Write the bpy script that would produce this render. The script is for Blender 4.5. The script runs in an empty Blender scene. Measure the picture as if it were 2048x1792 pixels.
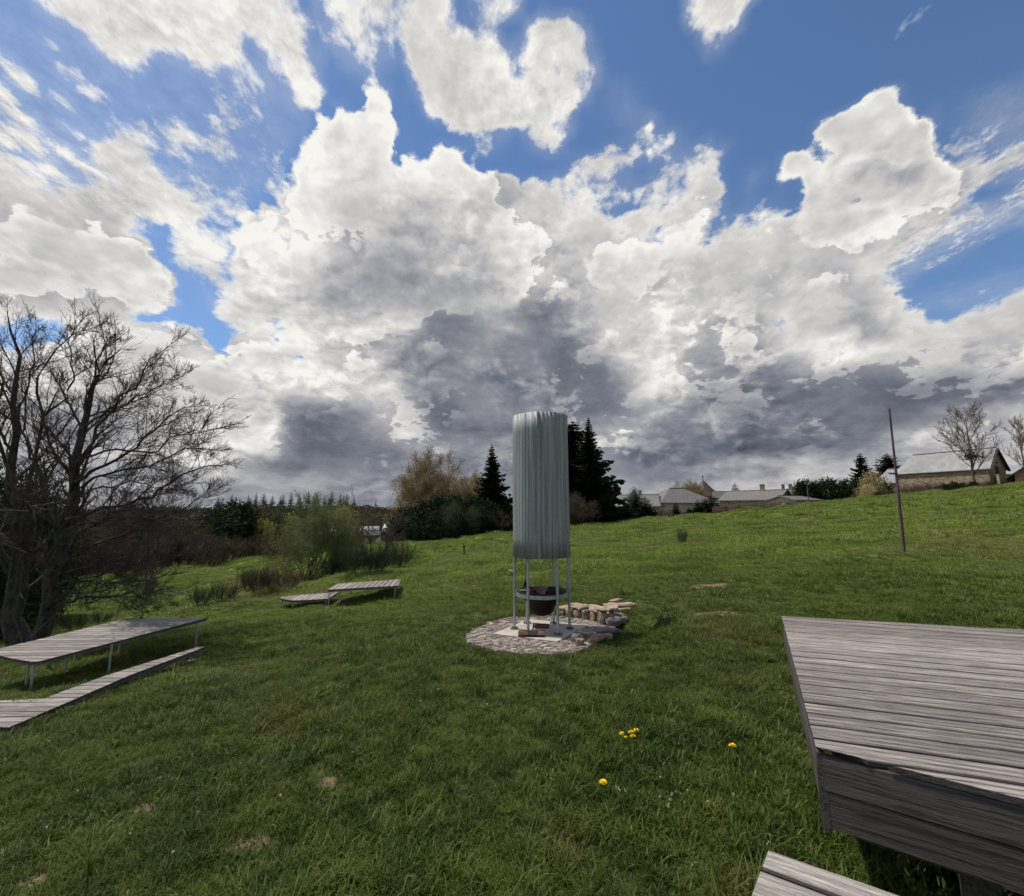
import bpy, bmesh, math, random, os, time
T0 = time.time()
import numpy as np
from mathutils import Vector, Matrix, noise as mnoise

R = math.radians
SC = bpy.context.scene
COL = SC.collection
random.seed(7)
rng = np.random.default_rng(7)

# ------------------------------------------------------------------ camera
FPX = 900.0                      # focal length in photo pixels (photo is 2048 wide)
PITCH = math.atan(124.0 / 900.0)
EYE = 1.8
cam = bpy.data.cameras.new('camera')
cam.sensor_width = 36.0
cam.lens = 36.0 * FPX / 2048.0
cam.clip_start = 0.05
cam.clip_end = 6000.0
cam_ob = bpy.data.objects.new('camera', cam)
cam_ob.location = (0, 0, EYE)
cam_ob.rotation_euler = (R(90) + PITCH, 0, 0)
COL.objects.link(cam_ob)
SC.camera = cam_ob
SC.view_settings.view_transform = 'Standard'
SC.view_settings.look = 'None'
SC.view_settings.exposure = 0.0
SC.view_settings.gamma = 1.0
SC.view_settings.use_curve_mapping = False
SC.render.engine = 'CYCLES'
SC.cycles.max_bounces = 8
SC.cycles.transparent_max_bounces = 12
SC.cycles.use_adaptive_sampling = True
SC.cycles.adaptive_threshold = 0.02
SC.cycles.adaptive_min_samples = 12

# ------------------------------------------------------------------ sun and sky
SUN_EL, SUN_AZ = R(63), R(-69)      # azimuth measured from +Y towards +X
sun = bpy.data.lights.new('sun', 'SUN')
sun.energy = 4.5
sun.angle = R(0.55)
sun.color = (1.0, 0.95, 0.87)
sun_ob = bpy.data.objects.new('sun', sun)
sd = Vector((math.sin(SUN_AZ) * math.cos(SUN_EL), math.cos(SUN_AZ) * math.cos(SUN_EL), math.sin(SUN_EL)))
sun_ob.rotation_euler = sd.to_track_quat('Z', 'Y').to_euler()
sun_ob.location = (0, 0, 60)
COL.objects.link(sun_ob)


def pdir(px, py):
    """direction of a photo pixel (2048 x 1792), forward component about 1"""
    u = (px - 1024.0) / FPX
    v = (896.0 - py) / FPX
    c, s = math.cos(PITCH), math.sin(PITCH)
    return Vector((u, c - v * s, s + v * c))


def nd(nt, typ, ins=None, **props):
    n = nt.nodes.new(typ)
    for k, v in props.items():
        setattr(n, k, v)
    if ins:
        for k, v in ins.items():
            if isinstance(v, bpy.types.NodeSocket):
                nt.links.new(v, n.inputs[k])
            else:
                n.inputs[k].default_value = v
    return n


def mth(nt, op, a, b=0.0, c=None, clamp=False):
    ins = {0: a, 1: b}
    if c is not None:
        ins[2] = c
    n = nd(nt, 'ShaderNodeMath', ins, operation=op)
    n.use_clamp = clamp
    return n.outputs[0]


def sstep(nt, x, lo, hi, to0=0.0, to1=1.0):
    n = nd(nt, 'ShaderNodeMapRange', {0: x, 1: lo, 2: hi, 3: to0, 4: to1}, interpolation_type='SMOOTHSTEP')
    return n.outputs[0]


def mixc(nt, f, a, b):
    n = nt.nodes.new('ShaderNodeMix')
    n.data_type = 'RGBA'
    for s, v in ((n.inputs[0], f), (n.inputs[6], a), (n.inputs[7], b)):
        if isinstance(v, bpy.types.NodeSocket):
            nt.links.new(v, s)
        else:
            s.default_value = v if not isinstance(v, tuple) or len(v) == 4 else (*v, 1)
    return n.outputs[2]


def srgb(r, g, b):
    f = lambda c: (c / 255 / 12.92) if c <= 10 else ((c / 255 + 0.055) / 1.055) ** 2.4
    return (f(r), f(g), f(b), 1.0)


# cloud chart: which part of the heavens is covered, how bright and how wispy the cover is there.
# three channels on a coarse chart: cover, shade, wispiness; outlines of the clouds of that day.
CW, CH, CS = 272, 144, 8.0          # cells, 8 units each, origin (-64,-40)
gx, gy = np.meshgrid(np.arange(CW) * CS - 64, np.arange(CH) * CS - 40)
chart = np.zeros((CH, CW, 4))
chart[..., 0] = 0.04
chart[..., 1] = 0.85
chart[..., 2] = 0.8
chart[..., 3] = 0.0


def blur(a, s):
    if s <= 0:
        return a
    n = int(3 * s) + 1
    k = np.exp(-0.5 * (np.arange(-n, n + 1) / s) ** 2)
    k /= k.sum()
    p = np.pad(a, n, mode='edge')
    h, w = a.shape
    q = sum(k[i] * p[:, i:i + w] for i in range(2 * n + 1))
    return sum(k[i] * q[i:i + h] for i in range(2 * n + 1))


def inside(pts):
    m = np.zeros(gx.shape, bool)
    n = len(pts)
    for i in range(n):
        x0, y0 = pts[i]
        x1, y1 = pts[(i + 1) % n]
        if y0 == y1:
            continue
        c = ((gy >= y0) != (gy >= y1)) & (gx < (x1 - x0) * (gy - y0) / (y1 - y0) + x0)
        m ^= c
    return m.astype(float)


def cloud(pts, cover=None, shade=None, wisp=None, soft=1.2):
    m = blur(inside(pts), soft)
    for ch, v in enumerate((cover, shade, wisp)):
        if v is not None:
            q = np.clip(blur(m, 4) * 3.5, 0, 1) if ch == 2 and v < 0.3 else m
            chart[..., ch] = chart[..., ch] * (1 - q) + v * q


def spot(cx, cy, rx, ry, cover=None, shade=None, wisp=None, a=1.0, rot=0.0):
    c, s = math.cos(R(rot)), math.sin(R(rot))
    x = ((gx - cx) * c + (gy - cy) * s) / rx
    y = (-(gx - cx) * s + (gy - cy) * c) / ry
    m = a * np.exp(-(x * x + y * y))
    for ch, v in enumerate((cover, shade, wisp)):
        if v is not None:
            chart[..., ch] = chart[..., ch] * (1 - m) + v * m


def front(pts, v=1.0, soft=.8):
    """crisp heaped cloud standing in front of the rest"""
    m = blur(inside(pts), soft)
    chart[..., 3] = chart[..., 3] * (1 - m) + v * m


# thin veil over the left of the sky
cloud([(-64, -40), (560, -40), (640, 260), (620, 420), (-64, 420)], 0.36, None, None, 6)
# high fair-weather clouds
cloud([(50, -40), (480, -40), (470, 60), (462, 150), (400, 152), (345, 95), (295, 125), (225, 122), (150, 42)], 0.90, .98, .35, 1.5)
cloud([(455, -40), (560, -40), (625, 80), (650, 240), (612, 250), (575, 200), (540, 105), (478, 45)], 0.80, .93, .45)
cloud([(452, 180), (480, 132), (520, 118), (542, 165), (520, 188)], 0.66, .95, .5)
cloud([(612, -40), (780, -40), (778, 60), (775, 190), (738, 165), (672, 130), (645, 70)], 0.78, .9, .45, 1.5)
cloud([(778, -40), (905, -40), (892, 60), (985, 55), (1022, 115), (1035, 200), (1110, 285), (1028, 272), (1000, 290), (905, 272), (842, 230), (820, 150), (790, 90)], 0.88, .90, .3, 1.2)
cloud([(1035, 75), (1090, 8), (1152, 12), (1172, 70), (1208, 140), (1178, 165), (1160, 215), (1118, 292), (1080, 292), (1030, 205)], 0.88, .88, .3, 1.2)
spot(1128, 120, 14, 20, cover=.62)
spot(1100, 175, 18, 10, cover=.62)
spot(1060, 110, 10, 16, cover=.6)
spot(960, 150, 12, 20, cover=.66)
spot(880, 200, 12, 14, cover=.66)
spot(1118, 235, 12, 12, cover=.5)
spot(935, 30, 20, 22, cover=.3)
spot(800, 80, 10, 70, cover=.35)
cloud([(905, -40), (1060, -40), (1030, 30), (960, 20)], .62, .9, .7)
cloud([(1368, -40), (1525, -40), (1492, 45), (1465, 85), (1432, 118), (1382, 108), (1425, 45), (1372, 40)], 0.82, .84, .4)
spot(1255, 225, 14, 34, cover=.5, rot=-25)
spot(1250, 50, 22, 10, cover=.42)
spot(2020, 180, 14, 14, cover=.5)
spot(2030, 245, 26, 16, cover=.48)
spot(305, 168, 10, 10, cover=.55)
spot(435, 256, 15, 9, cover=.58)
spot(145, 275, 18, 14, cover=.6)
# thin shreds between the clouds
cloud([(-64, 60), (140, 60), (260, 200), (200, 260), (-64, 160)], .42, .9, .95, 5)
cloud([(280, 200), (560, 200), (600, 380), (470, 380), (330, 320)], .40, .9, .9, 5)
cloud([(1180, 150), (1300, 180), (1330, 240), (1200, 260)], .36, .9, .9, 4)
cloud([(1850, 230), (2110, 120), (2110, 300), (1900, 360)], .44, .85, 1.0, 4)
spot(1180, 320, 50, 20, cover=.5)
# rippled cloud on the left
cloud([(-64, 170), (60, 180), (110, 210), (170, 290), (250, 350), (320, 430), (300, 480), (-64, 400)], 0.55, .84, 1.0, 3)
cloud([(-64, 250), (60, 270), (180, 330), (280, 420), (300, 480), (-64, 400)], 0.74, .86, 1.0, 2)
cloud([(175, 295), (230, 268), (272, 285), (320, 350), (400, 392), (470, 395), (505, 430), (505, 520), (450, 532), (380, 520), (350, 470), (280, 425), (225, 345)], 0.86, .97, .4)
cloud([(500, 400), (515, 355), (545, 350), (580, 395), (560, 420)], .66, .92, .5)
spot(410, 350, 60, 24, cover=.5)
# big left cloud
cloud([(-64, 375), (40, 385), (60, 430), (200, 435), (292, 485), (350, 550), (362, 600), (330, 620), (250, 625), (180, 640), (-64, 650)], 1.0, .84, .15)
cloud([(-64, 480), (200, 500), (300, 600), (100, 600), (-64, 620)], None, .74, None, 4)
cloud([(-64, 660), (60, 655), (160, 640), (300, 635), (420, 660), (425, 720), (300, 740), (-64, 760)], 1.0, .93, .2)
cloud([(-64, 655), (60, 655), (150, 672), (140, 692), (-64, 695)], .2, None, .5, 1)
spot(320, 690, 80, 22, shade=.7)
spot(200, 620, 40, 8, cover=.35)
cloud([(380, 420), (500, 400), (620, 520), (640, 640), (520, 680), (420, 620), (340, 540)], .55, None, .35, 3)
# gaps of blue in the middle left, small cloud between
cloud([(425, 610), (520, 598), (600, 640), (700, 680), (620, 690), (520, 690), (470, 660)], .86, .95, .4)
# central towering cumulus
cloud([(490, 430), (540, 402), (600, 395), (600, 330), (625, 245), (660, 222), (690, 212), (722, 204), (748, 186), (778, 203), (808, 235), (800, 262), (785, 300), (805, 312), (840, 308), (848, 345),
       (868, 300), (900, 298), (935, 328), (1000, 338), (1040, 372), (1085, 410), (1105, 450), (1095, 545), (1050, 600), (1010, 620), (940, 650), (800, 660), (720, 720), (640, 700), (560, 640),
       (500, 560), (470, 500)], 1.0, .93, .03, .8)
spot(590, 560, 20, 14, cover=.35)
spot(575, 660, 40, 10, cover=.7, rot=20)
spot(638, 722, 45, 26, cover=1.0)
spot(700, 430, 60, 90, shade=.80)
spot(830, 470, 120, 90, shade=.70)
spot(800, 560, 150, 70, shade=.50)
spot(700, 590, 70, 50, shade=.60)
spot(960, 560, 70, 60, shade=.58)
spot(1020, 390, 50, 30, shade=.70)
spot(740, 240, 60, 45, shade=1.0)
spot(905, 340, 50, 30, shade=1.0)
# middle right broken cloud
cloud([(1045, 385), (1060, 352), (1130, 342), (1172, 348), (1192, 310), (1240, 275), (1312, 234), (1352, 262), (1362, 292), (1392, 272), (1422, 290), (1462, 258), (1455, 300), (1442, 350), (1440, 420),
       (1400, 490), (1340, 540), (1280, 560), (1100, 560), (1095, 440)], 0.93, .9, .2)
cloud([(1100, 345), (1190, 330), (1312, 260), (1440, 300), (1430, 400), (1300, 450), (1150, 440)], .58, None, .35, 3)
cloud([(1440, 430), (1560, 420), (1600, 520), (1500, 600), (1380, 600), (1400, 500)], .70, None, .35, 3)
cloud([(1640, 500), (1800, 480), (1810, 600), (1660, 610), (1560, 560)], .72, None, .4, 3)
spot(1285, 330, 36, 22, cover=.22)
spot(1250, 420, 60, 14, cover=.34, rot=-25)
spot(1330, 350, 26, 12, cover=.32)
spot(1080, 360, 40, 16, cover=.6)
cloud([(1450, 430), (1500, 420), (1560, 425), (1560, 470), (1500, 500), (1450, 490)], .8, .88, .4, 2)
spot(1500, 360, 30, 30, cover=.42)
spot(1500, 440, 26, 34, cover=.35, rot=30)
spot(1545, 400, 30, 16, cover=.2)
spot(1420, 500, 50, 10, cover=.38, rot=-30)
spot(1330, 470, 50, 10, cover=.42, rot=-30)
# right cumulus
cloud([(1538, 335), (1560, 310), (1600, 290), (1640, 242), (1690, 220), (1730, 200), (1775, 172), (1808, 188), (1816, 232), (1848, 220), (1872, 270), (1882, 292), (1852, 332), (1902, 332), (1945, 370),
       (1905, 432), (1850, 452), (1780, 482), (1700, 520), (1600, 540), (1540, 500), (1590, 440), (1600, 400), (1580, 365)], 1.0, .80, .08, .8)
spot(1660, 300, 16, 14, cover=.55)
spot(1620, 330, 80, 40, shade=.88)
spot(1760, 210, 40, 40, shade=.9)
spot(1780, 360, 90, 60, shade=.70)
spot(1700, 460, 90, 30, shade=.76)
# streaks on the right
cloud([(1850, 430), (1930, 360), (2110, 290), (2110, 370), (1960, 380), (1900, 460)], .70, .84, 1.0)
cloud([(1730, 525), (1850, 452), (1960, 430), (2110, 395), (2110, 440), (1990, 470), (1890, 512), (1780, 545)], .80, .86, 1.0)
cloud([(1790, 620), (1900, 590), (2110, 530), (2110, 580), (1960, 620), (1820, 650)], .68, .8, 1.0)
# lower mass: everything under this line is cloud
cloud([(-64, 730), (300, 725), (420, 735), (620, 742), (690, 715), (760, 660), (1000, 600), (1090, 480), (1190, 445), (1300, 520), (1400, 520), (1450, 485), (1540, 480), (1700, 520), (1770, 560),
       (1815, 640), (1880, 655), (1960, 620), (2110, 560), (2110, 1110), (-64, 1110)], 1.0, .82, .12, 1.2)
spot(1400, 540, 60, 10, cover=.4, rot=-20)
spot(1690, 550, 50, 8, cover=.4, rot=15)
spot(1570, 620, 60, 10, cover=.8, rot=-20)
cloud([(418, 728), (455, 700), (500, 684), (540, 698), (600, 708), (625, 740), (520, 760), (420, 745)], 1.0, .86, 0.0, .8)
# shades in the lower mass
cloud([(1100, 470), (1180, 560), (1200, 660), (1150, 720), (1100, 640), (1090, 560)], None, .62, None, 3)
cloud([(885, 622), (1000, 640), (1080, 600), (1150, 640), (1180, 700), (1270, 745), (1275, 830), (1220, 855), (1010, 880), (900, 895), (850, 840), (760, 740), (830, 655)], None, .38, None, 2)
spot(990, 860, 130, 26, shade=.24)
spot(1000, 680, 80, 40, shade=.45)
spot(1010, 660, 30, 10, shade=.8)
spot(965, 725, 16, 12, shade=.85)
cloud([(370, 740), (520, 745), (560, 800), (578, 890), (560, 925), (360, 930)], None, .86, None, 1.5)
cloud([(560, 800), (640, 800), (720, 800), (800, 880), (830, 945), (480, 945), (480, 925), (575, 915)], None, .30, None, 1.5)
spot(480, 820, 50, 30, shade=.72)
spot(700, 770, 90, 34, shade=.84)
spot(770, 830, 50, 40, shade=.66)
spot(640, 740, 60, 24, shade=.9)
cloud([(-64, 760), (200, 760), (300, 900), (360, 960), (-64, 960)], None, .72, None, 4)
spot(120, 870, 120, 40, shade=.55)
cloud([(-64, 950), (840, 945), (840, 1110), (-64, 1110)], None, .50, None, 1.5)
spot(560, 958, 90, 7, shade=.74)
spot(300, 985, 200, 8, shade=.8)
spot(770, 985, 80, 8, shade=.6)
spot(700, 1000, 300, 8, shade=.45)
spot(1330, 610, 90, 40, shade=.92)
spot(1500, 660, 110, 40, shade=.72)
spot(1290, 730, 50, 26, shade=.95)
spot(1330, 770, 60, 20, shade=.84)
spot(1640, 690, 100, 30, shade=.9)
spot(1500, 590, 70, 20, shade=.75)
cloud([(1380, 690), (1450, 700), (1540, 740), (1640, 745), (1640, 790), (1400, 800)], None, .50, None, 3)
cloud([(1690, 622), (1730, 612), (1790, 640), (1780, 690), (1700, 690)], None, .50, .0, 1)
cloud([(1720, 730), (1880, 728), (2110, 745), (2110, 800), (1930, 815), (1880, 850), (1720, 900), (1500, 930), (1225, 945), (1215, 890), (1300, 860), (1400, 780), (1600, 750)], None, .32, None, 2)
spot(1560, 900, 230, 18, shade=.17)
spot(1330, 925, 120, 14, shade=.2)
spot(1350, 840, 90, 30, shade=.52)
spot(1570, 830, 70, 22, shade=.5)
spot(1980, 690, 110, 34, shade=.80)
spot(1850, 700, 60, 24, shade=.78)
cloud([(1210, 950), (1400, 940), (1720, 915), (2110, 860), (2110, 1110), (1210, 1110)], None, .66, None, 1.2)
spot(1340, 968, 110, 7, shade=.3)
spot(1560, 940, 120, 10, shade=.80)
spot(1950, 850, 110, 22, shade=.50)
spot(1300, 985, 80, 6, shade=.75)
cloud([(800, 885), (1230, 880), (1230, 1110), (800, 1110)], None, .46, None, 3)
spot(1100, 930, 160, 16, shade=.36)
spot(1000, 985, 60, 14, shade=.55)
# heaps standing in front
cloud([(430, 745), (1000, 640), (1800, 660), (2110, 640), (2110, 900), (1210, 900), (430, 930)], soft=3)
front([(-64, 700), (420, 740), (700, 740), (1000, 640), (1100, 560), (1700, 560), (2110, 640), (2110, 900), (1700, 900), (1230, 920), (820, 920), (500, 920), (-64, 900)], .42, 4)
front([(490, 430), (540, 402), (600, 395), (600, 330), (625, 245), (660, 222), (690, 212), (722, 204), (748, 186), (778, 203), (808, 235), (800, 262), (785, 300), (805, 312), (840, 308), (848, 345),
       (868, 300), (900, 298), (935, 328), (985, 335), (1000, 400), (1040, 440), (1100, 450), (1095, 545), (1040, 600), (930, 640), (870, 625), (800, 660), (720, 700), (640, 660), (600, 580),
       (500, 540), (470, 480)], 1.0)
front([(600, 395), (640, 480), (700, 420), (800, 480), (900, 420), (860, 560), (700, 600), (640, 560)], .8, 3)
front([(370, 740), (470, 745), (560, 800), (578, 890), (560, 925), (360, 930)], 1.0)
front([(418, 728), (455, 700), (500, 684), (540, 698), (600, 708), (625, 740), (520, 760), (420, 745)], 1.0)
front([(660, 730), (760, 700), (830, 760), (830, 860), (740, 870), (690, 800)], .7, 2)
front([(1538, 335), (1560, 310), (1600, 290), (1640, 242), (1690, 220), (1730, 200), (1775, 172), (1808, 188), (1816, 232), (1848, 220), (1872, 270), (1882, 292), (1852, 332), (1902, 332), (1945, 370),
       (1905, 432), (1820, 440), (1700, 490), (1600, 480), (1590, 440), (1600, 400), (1580, 365)], 1.0)
front([(1180, 500), (1250, 480), (1340, 470), (1440, 360), (1440, 430), (1370, 540), (1260, 590), (1180, 560)], .9, 1.5)
front([(1240, 720), (1290, 700), (1330, 740), (1360, 780), (1270, 800)], .9, 1)
front([(1420, 610), (1560, 540), (1700, 560), (1680, 660), (1540, 700), (1420, 690)], .75, 2)
front([(1560, 740), (1640, 690), (1760, 690), (1860, 640), (2110, 620), (2110, 740), (1740, 735), (1640, 770)], .75, 1.5)
front([(1690, 622), (1730, 612), (1790, 640), (1780, 690), (1700, 690)], 1.0, 1)
front([(-64, 430), (60, 430), (200, 435), (292, 485), (350, 550), (362, 600), (330, 620), (200, 600), (-64, 600)], .9, 1.5)
front([(-64, 700), (160, 660), (300, 640), (420, 670), (425, 715), (200, 740), (-64, 760)], .85, 1.5)
front([(-64, 935), (2110, 905), (2110, 1110), (-64, 1110)], .0, 2)
chart = np.clip(chart, 0, 1)

# carry the chart over to azimuth / elevation (the sky is a function of direction)
NA, NE = 64, 34
AZ0, AZ1 = R(-58), R(58)
EL0, EL1 = R(-2), R(56)
azs = np.linspace(AZ0, AZ1, NA)
els = np.linspace(EL0, EL1, NE)
cp, sp = math.cos(PITCH), math.sin(PITCH)
A, E = np.meshgrid(azs, els)
X, Y, Z = np.sin(A) * np.cos(E), np.cos(A) * np.cos(E), np.sin(E)
fw = Y * cp + Z * sp
up = -Y * sp + Z * cp
px = 1024 + FPX * X / fw
py = 896 - FPX * up / fw
fx = np.clip((px + 64) / CS, 0, CW - 1.001)
fy = np.clip((py + 40) / CS, 0, CH - 1.001)
ix, iy = fx.astype(int), fy.astype(int)
tx, ty = (fx - ix)[..., None], (fy - iy)[..., None]
grid = (chart[iy, ix] * (1 - tx) * (1 - ty) + chart[iy, ix + 1] * tx * (1 - ty) +
        chart[iy + 1, ix] * (1 - tx) * ty + chart[iy + 1, ix + 1] * tx * ty)

world = bpy.data.worlds.new('World')
SC.world = world
world.use_nodes = True
world.node_tree.nodes.clear()
wt = bpy.data.node_groups.new('sky', 'ShaderNodeTree')      # built detached: quick to fill
wt.interface.new_socket('Shader', in_out='OUTPUT', socket_type='NodeSocketShader')
tc = nd(wt, 'ShaderNodeTexCoord')
nrm = nd(wt, 'ShaderNodeVectorMath', {0: tc.outputs['Generated']}, operation='NORMALIZE').outputs[0]
sep = nd(wt, 'ShaderNodeSeparateXYZ', {0: nrm})
dx, dy, dz = sep.outputs
az = mth(wt, 'ARCTAN2', dx, dy)
el = mth(wt, 'ARCSINE', mth(wt, 'MINIMUM', mth(wt, 'MAXIMUM', dz, -0.999), 0.999))
# angular coordinates, squeezed towards the horizon as real cloud decks are
elc = mth(wt, 'MAXIMUM', el, -0.05)
vv = mth(wt, 'MULTIPLY_ADD', mth(wt, 'LOGARITHM', mth(wt, 'ADD', elc, 0.15), 2.718281828), 0.25, dz)
ang = nd(wt, 'ShaderNodeCombineXYZ', {0: dx, 1: dy, 2: vv}).outputs[0]
warp = nd(wt, 'ShaderNodeTexNoise', {'Vector': ang, 'Scale': 9.0, 'Detail': 6.0, 'Roughness': 0.6})
wv = nd(wt, 'ShaderNodeVectorMath', {0: warp.outputs['Color'], 1: (0.5, 0.5, 0.5)}, operation='SUBTRACT').outputs[0]
wsep = nd(wt, 'ShaderNodeSeparateXYZ', {0: wv})
azw = mth(wt, 'MULTIPLY_ADD', wsep.outputs[0], 0.075, az)
elw = mth(wt, 'MULTIPLY_ADD', wsep.outputs[1], 0.062, el)
u = nd(wt, 'ShaderNodeMapRange', {0: azw, 1: AZ0, 2: AZ1, 3: 0.0, 4: 1.0}).outputs[0]
e = nd(wt, 'ShaderNodeMapRange', {0: elw, 1: EL0, 2: EL1, 3: 0.0, 4: float(NE - 1)}).outputs[0]
halves, fronts = [], []
for h in range(2):
    i0 = h * 32
    uh = mth(wt, 'MULTIPLY', mth(wt, 'SUBTRACT', u, i0 / 63.0), 63.0 / 31.0, clamp=True)
    acc = None
    for r in range(NE):
        row = bpy.data.node_groups.new('sky_row', 'ShaderNodeTree')     # small trees fill quickly
        row.interface.new_socket('u', in_out='INPUT', socket_type='NodeSocketFloat')
        row.interface.new_socket('c', in_out='OUTPUT', socket_type='NodeSocketColor')
        row.interface.new_socket('a', in_out='OUTPUT', socket_type='NodeSocketFloat')
        rin = row.nodes.new('NodeGroupInput')
        cr = nd(row, 'ShaderNodeValToRGB', {0: rin.outputs[0]})
        ramp = cr.color_ramp
        ramp.interpolation = 'LINEAR'
        for k in range(1, 31):
            ramp.elements.new(k / 31.0)
        for k in range(32):
            c_ = grid[r, i0 + k]
            ramp.elements[k].color = (float(c_[0]), float(c_[1]), float(c_[2]), float(c_[3]))
        nd(row, 'NodeGroupOutput', {0: cr.outputs[0], 1: cr.outputs[1]})
        cr = nd(wt, 'ShaderNodeGroup')
        cr.node_tree = row
        wt.links.new(uh, cr.inputs[0])
        if acc is None:
            acc = cr.outputs[0]
            acf = cr.outputs[1]
        else:
            f = mth(wt, 'SUBTRACT', e, float(r - 1), clamp=True)
            acc = mixc(wt, f, acc, cr.outputs[0])
            acf = mth(wt, 'MULTIPLY_ADD', f, mth(wt, 'SUBTRACT', cr.outputs[1], acf), acf)
    halves.append(acc)
    fronts.append(acf)
# the strip between the two ramps (one chart column) belongs to the left one's end and the right one's start
fh = mth(wt, 'MULTIPLY', mth(wt, 'SUBTRACT', u, 31.0 / 63.0), 63.0, clamp=True)
cc = mixc(wt, fh, halves[0], halves[1])
frontc = mth(wt, 'MULTIPLY_ADD', fh, mth(wt, 'SUBTRACT', fronts[1], fronts[0]), fronts[0])
cs = nd(wt, 'ShaderNodeSeparateColor', {0: cc})
cover, shade, wispy = cs.outputs[0], cs.outputs[1], cs.outputs[2]
# beyond the chart: ordinary broken cloud of the same day
far_az = sstep(wt, mth(wt, 'ABSOLUTE', az), R(55), R(60))
far_el = sstep(wt, el, R(53), R(57))
far = mth(wt, 'MAXIMUM', far_az, far_el)
gen = nd(wt, 'ShaderNodeTexNoise', {'Vector': nrm, 'Scale': 2.2, 'Detail': 3.0}).outputs[0]
gc = sstep(wt, gen, 0.40, 0.60, 0.15, 1.0)
mixf = lambda f, a, b: nd(wt, 'ShaderNodeMapRange', {0: f, 1: 0.0, 2: 1.0, 3: a, 4: b}).outputs[0]
cover = mixf(far, cover, gc)
shade = mixf(far, shade, 0.72)
wispy = mixf(far, wispy, 0.3)
frontc = mixf(far, frontc, 0.35)

# texture of the clouds
# wisps lie in a flat layer overhead: noise on that layer
dzp = mth(wt, 'ADD', mth(wt, 'MAXIMUM', dz, 0.0), 0.12)
lay = nd(wt, 'ShaderNodeCombineXYZ', {0: mth(wt, 'DIVIDE', dx, dzp), 1: mth(wt, 'DIVIDE', dy, dzp), 2: 0.0}).outputs[0]
laym = nd(wt, 'ShaderNodeMapping', {0: lay, 2: (0, 0, R(-6)), 3: (2.9, 1.9, 1.0)}).outputs[0]
nw = nd(wt, 'ShaderNodeTexNoise', {'Vector': laym, 'Scale': 2.2, 'Detail': 8.0, 'Roughness': 0.62, 'Distortion': 0.15}, noise_dimensions='2D').outputs[0]
rip = nd(wt, 'ShaderNodeTexVoronoi', {'Vector': nd(wt, 'ShaderNodeMapping', {0: lay, 2: (0, 0, R(20)), 3: (13.0, 8.0, 1.0)}).outputs[0], 'Scale': 1.4}, voronoi_dimensions='2D', feature='F1').outputs[0]
nwf = nd(wt, 'ShaderNodeTexNoise', {'Vector': laym, 'Scale': 9.0, 'Detail': 6.0, 'Roughness': 0.7, 'Distortion': 0.2}, noise_dimensions='2D').outputs[0]
nw = mth(wt, 'MULTIPLY_ADD', mth(wt, 'SUBTRACT', nwf, 0.5), 0.55, nw)
ripm = mth(wt, 'MULTIPLY', sstep(wt, wispy, 0.82, 0.97), sstep(wt, dx, -0.25, -0.45))
ripv = mth(wt, 'MULTIPLY', mth(wt, 'SUBTRACT', 0.42, rip), ripm)
nw = mth(wt, 'MULTIPLY_ADD', ripv, 0.7, nw)


def billow(vec):
    a = nd(wt, 'ShaderNodeTexNoise', {'Vector': vec, 'Scale': 8.5, 'Detail': 4.0, 'Roughness': 0.5}).outputs[0]
    b = nd(wt, 'ShaderNodeTexVoronoi', {'Vector': vec, 'Scale': 14.0, 'Detail': 2.0, 'Roughness': 0.6, 'Lacunarity': 2.2}, feature='F1', normalize=True).outputs[0]
    return mth(wt, 'MULTIPLY_ADD', mth(wt, 'SUBTRACT', 0.36, b), 0.62, a)


angw = nd(wt, 'ShaderNodeVectorMath', {0: wv, 1: (0.07, 0.07, 0.07), 2: ang}, operation='MULTIPLY_ADD').outputs[0]
nb = billow(angw)
ang2 = nd(wt, 'ShaderNodeVectorMath', {0: angw, 1: (-0.013, 0.003, 0.019)}, operation='ADD').outputs[0]
nb2 = billow(ang2)
relief = mth(wt, 'SUBTRACT', nb, nb2)
fine = nd(wt, 'ShaderNodeTexNoise', {'Vector': angw, 'Scale': 38.0, 'Detail': 5.0, 'Roughness': 0.6}).outputs[0]
puff = nd(wt, 'ShaderNodeTexVoronoi', {'Vector': angw, 'Scale': 30.0, 'Detail': 1.0}, feature='F1').outputs[0]
nb = mth(wt, 'MULTIPLY_ADD', mth(wt, 'SUBTRACT', fine, 0.5), 0.44, nb)
nb = mth(wt, 'MULTIPLY_ADD', mth(wt, 'SUBTRACT', 0.45, puff), 0.20, nb)
nmix = mixf(wispy, nb, nw)
# density: chart cover plus texture
amp = mixf(wispy, 1.15, 1.35)
dens = mth(wt, 'MULTIPLY_ADD', mth(wt, 'SUBTRACT', nmix, 0.5), amp, cover)
soft = mixf(wispy, 0.10, 0.26)
alpha = nd(wt, 'ShaderNodeMapRange', {0: dens, 1: mth(wt, 'SUBTRACT', 0.54, soft), 2: mth(wt, 'ADD', 0.54, soft), 3: 0.0, 4: 1.0}, interpolation_type='SMOOTHSTEP').outputs[0]
veil = mth(wt, 'MULTIPLY', sstep(wt, cover, 0.08, 0.8), mixf(wispy, 0.0, 0.42))
alpha = mth(wt, 'MAXIMUM', alpha, veil)
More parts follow.
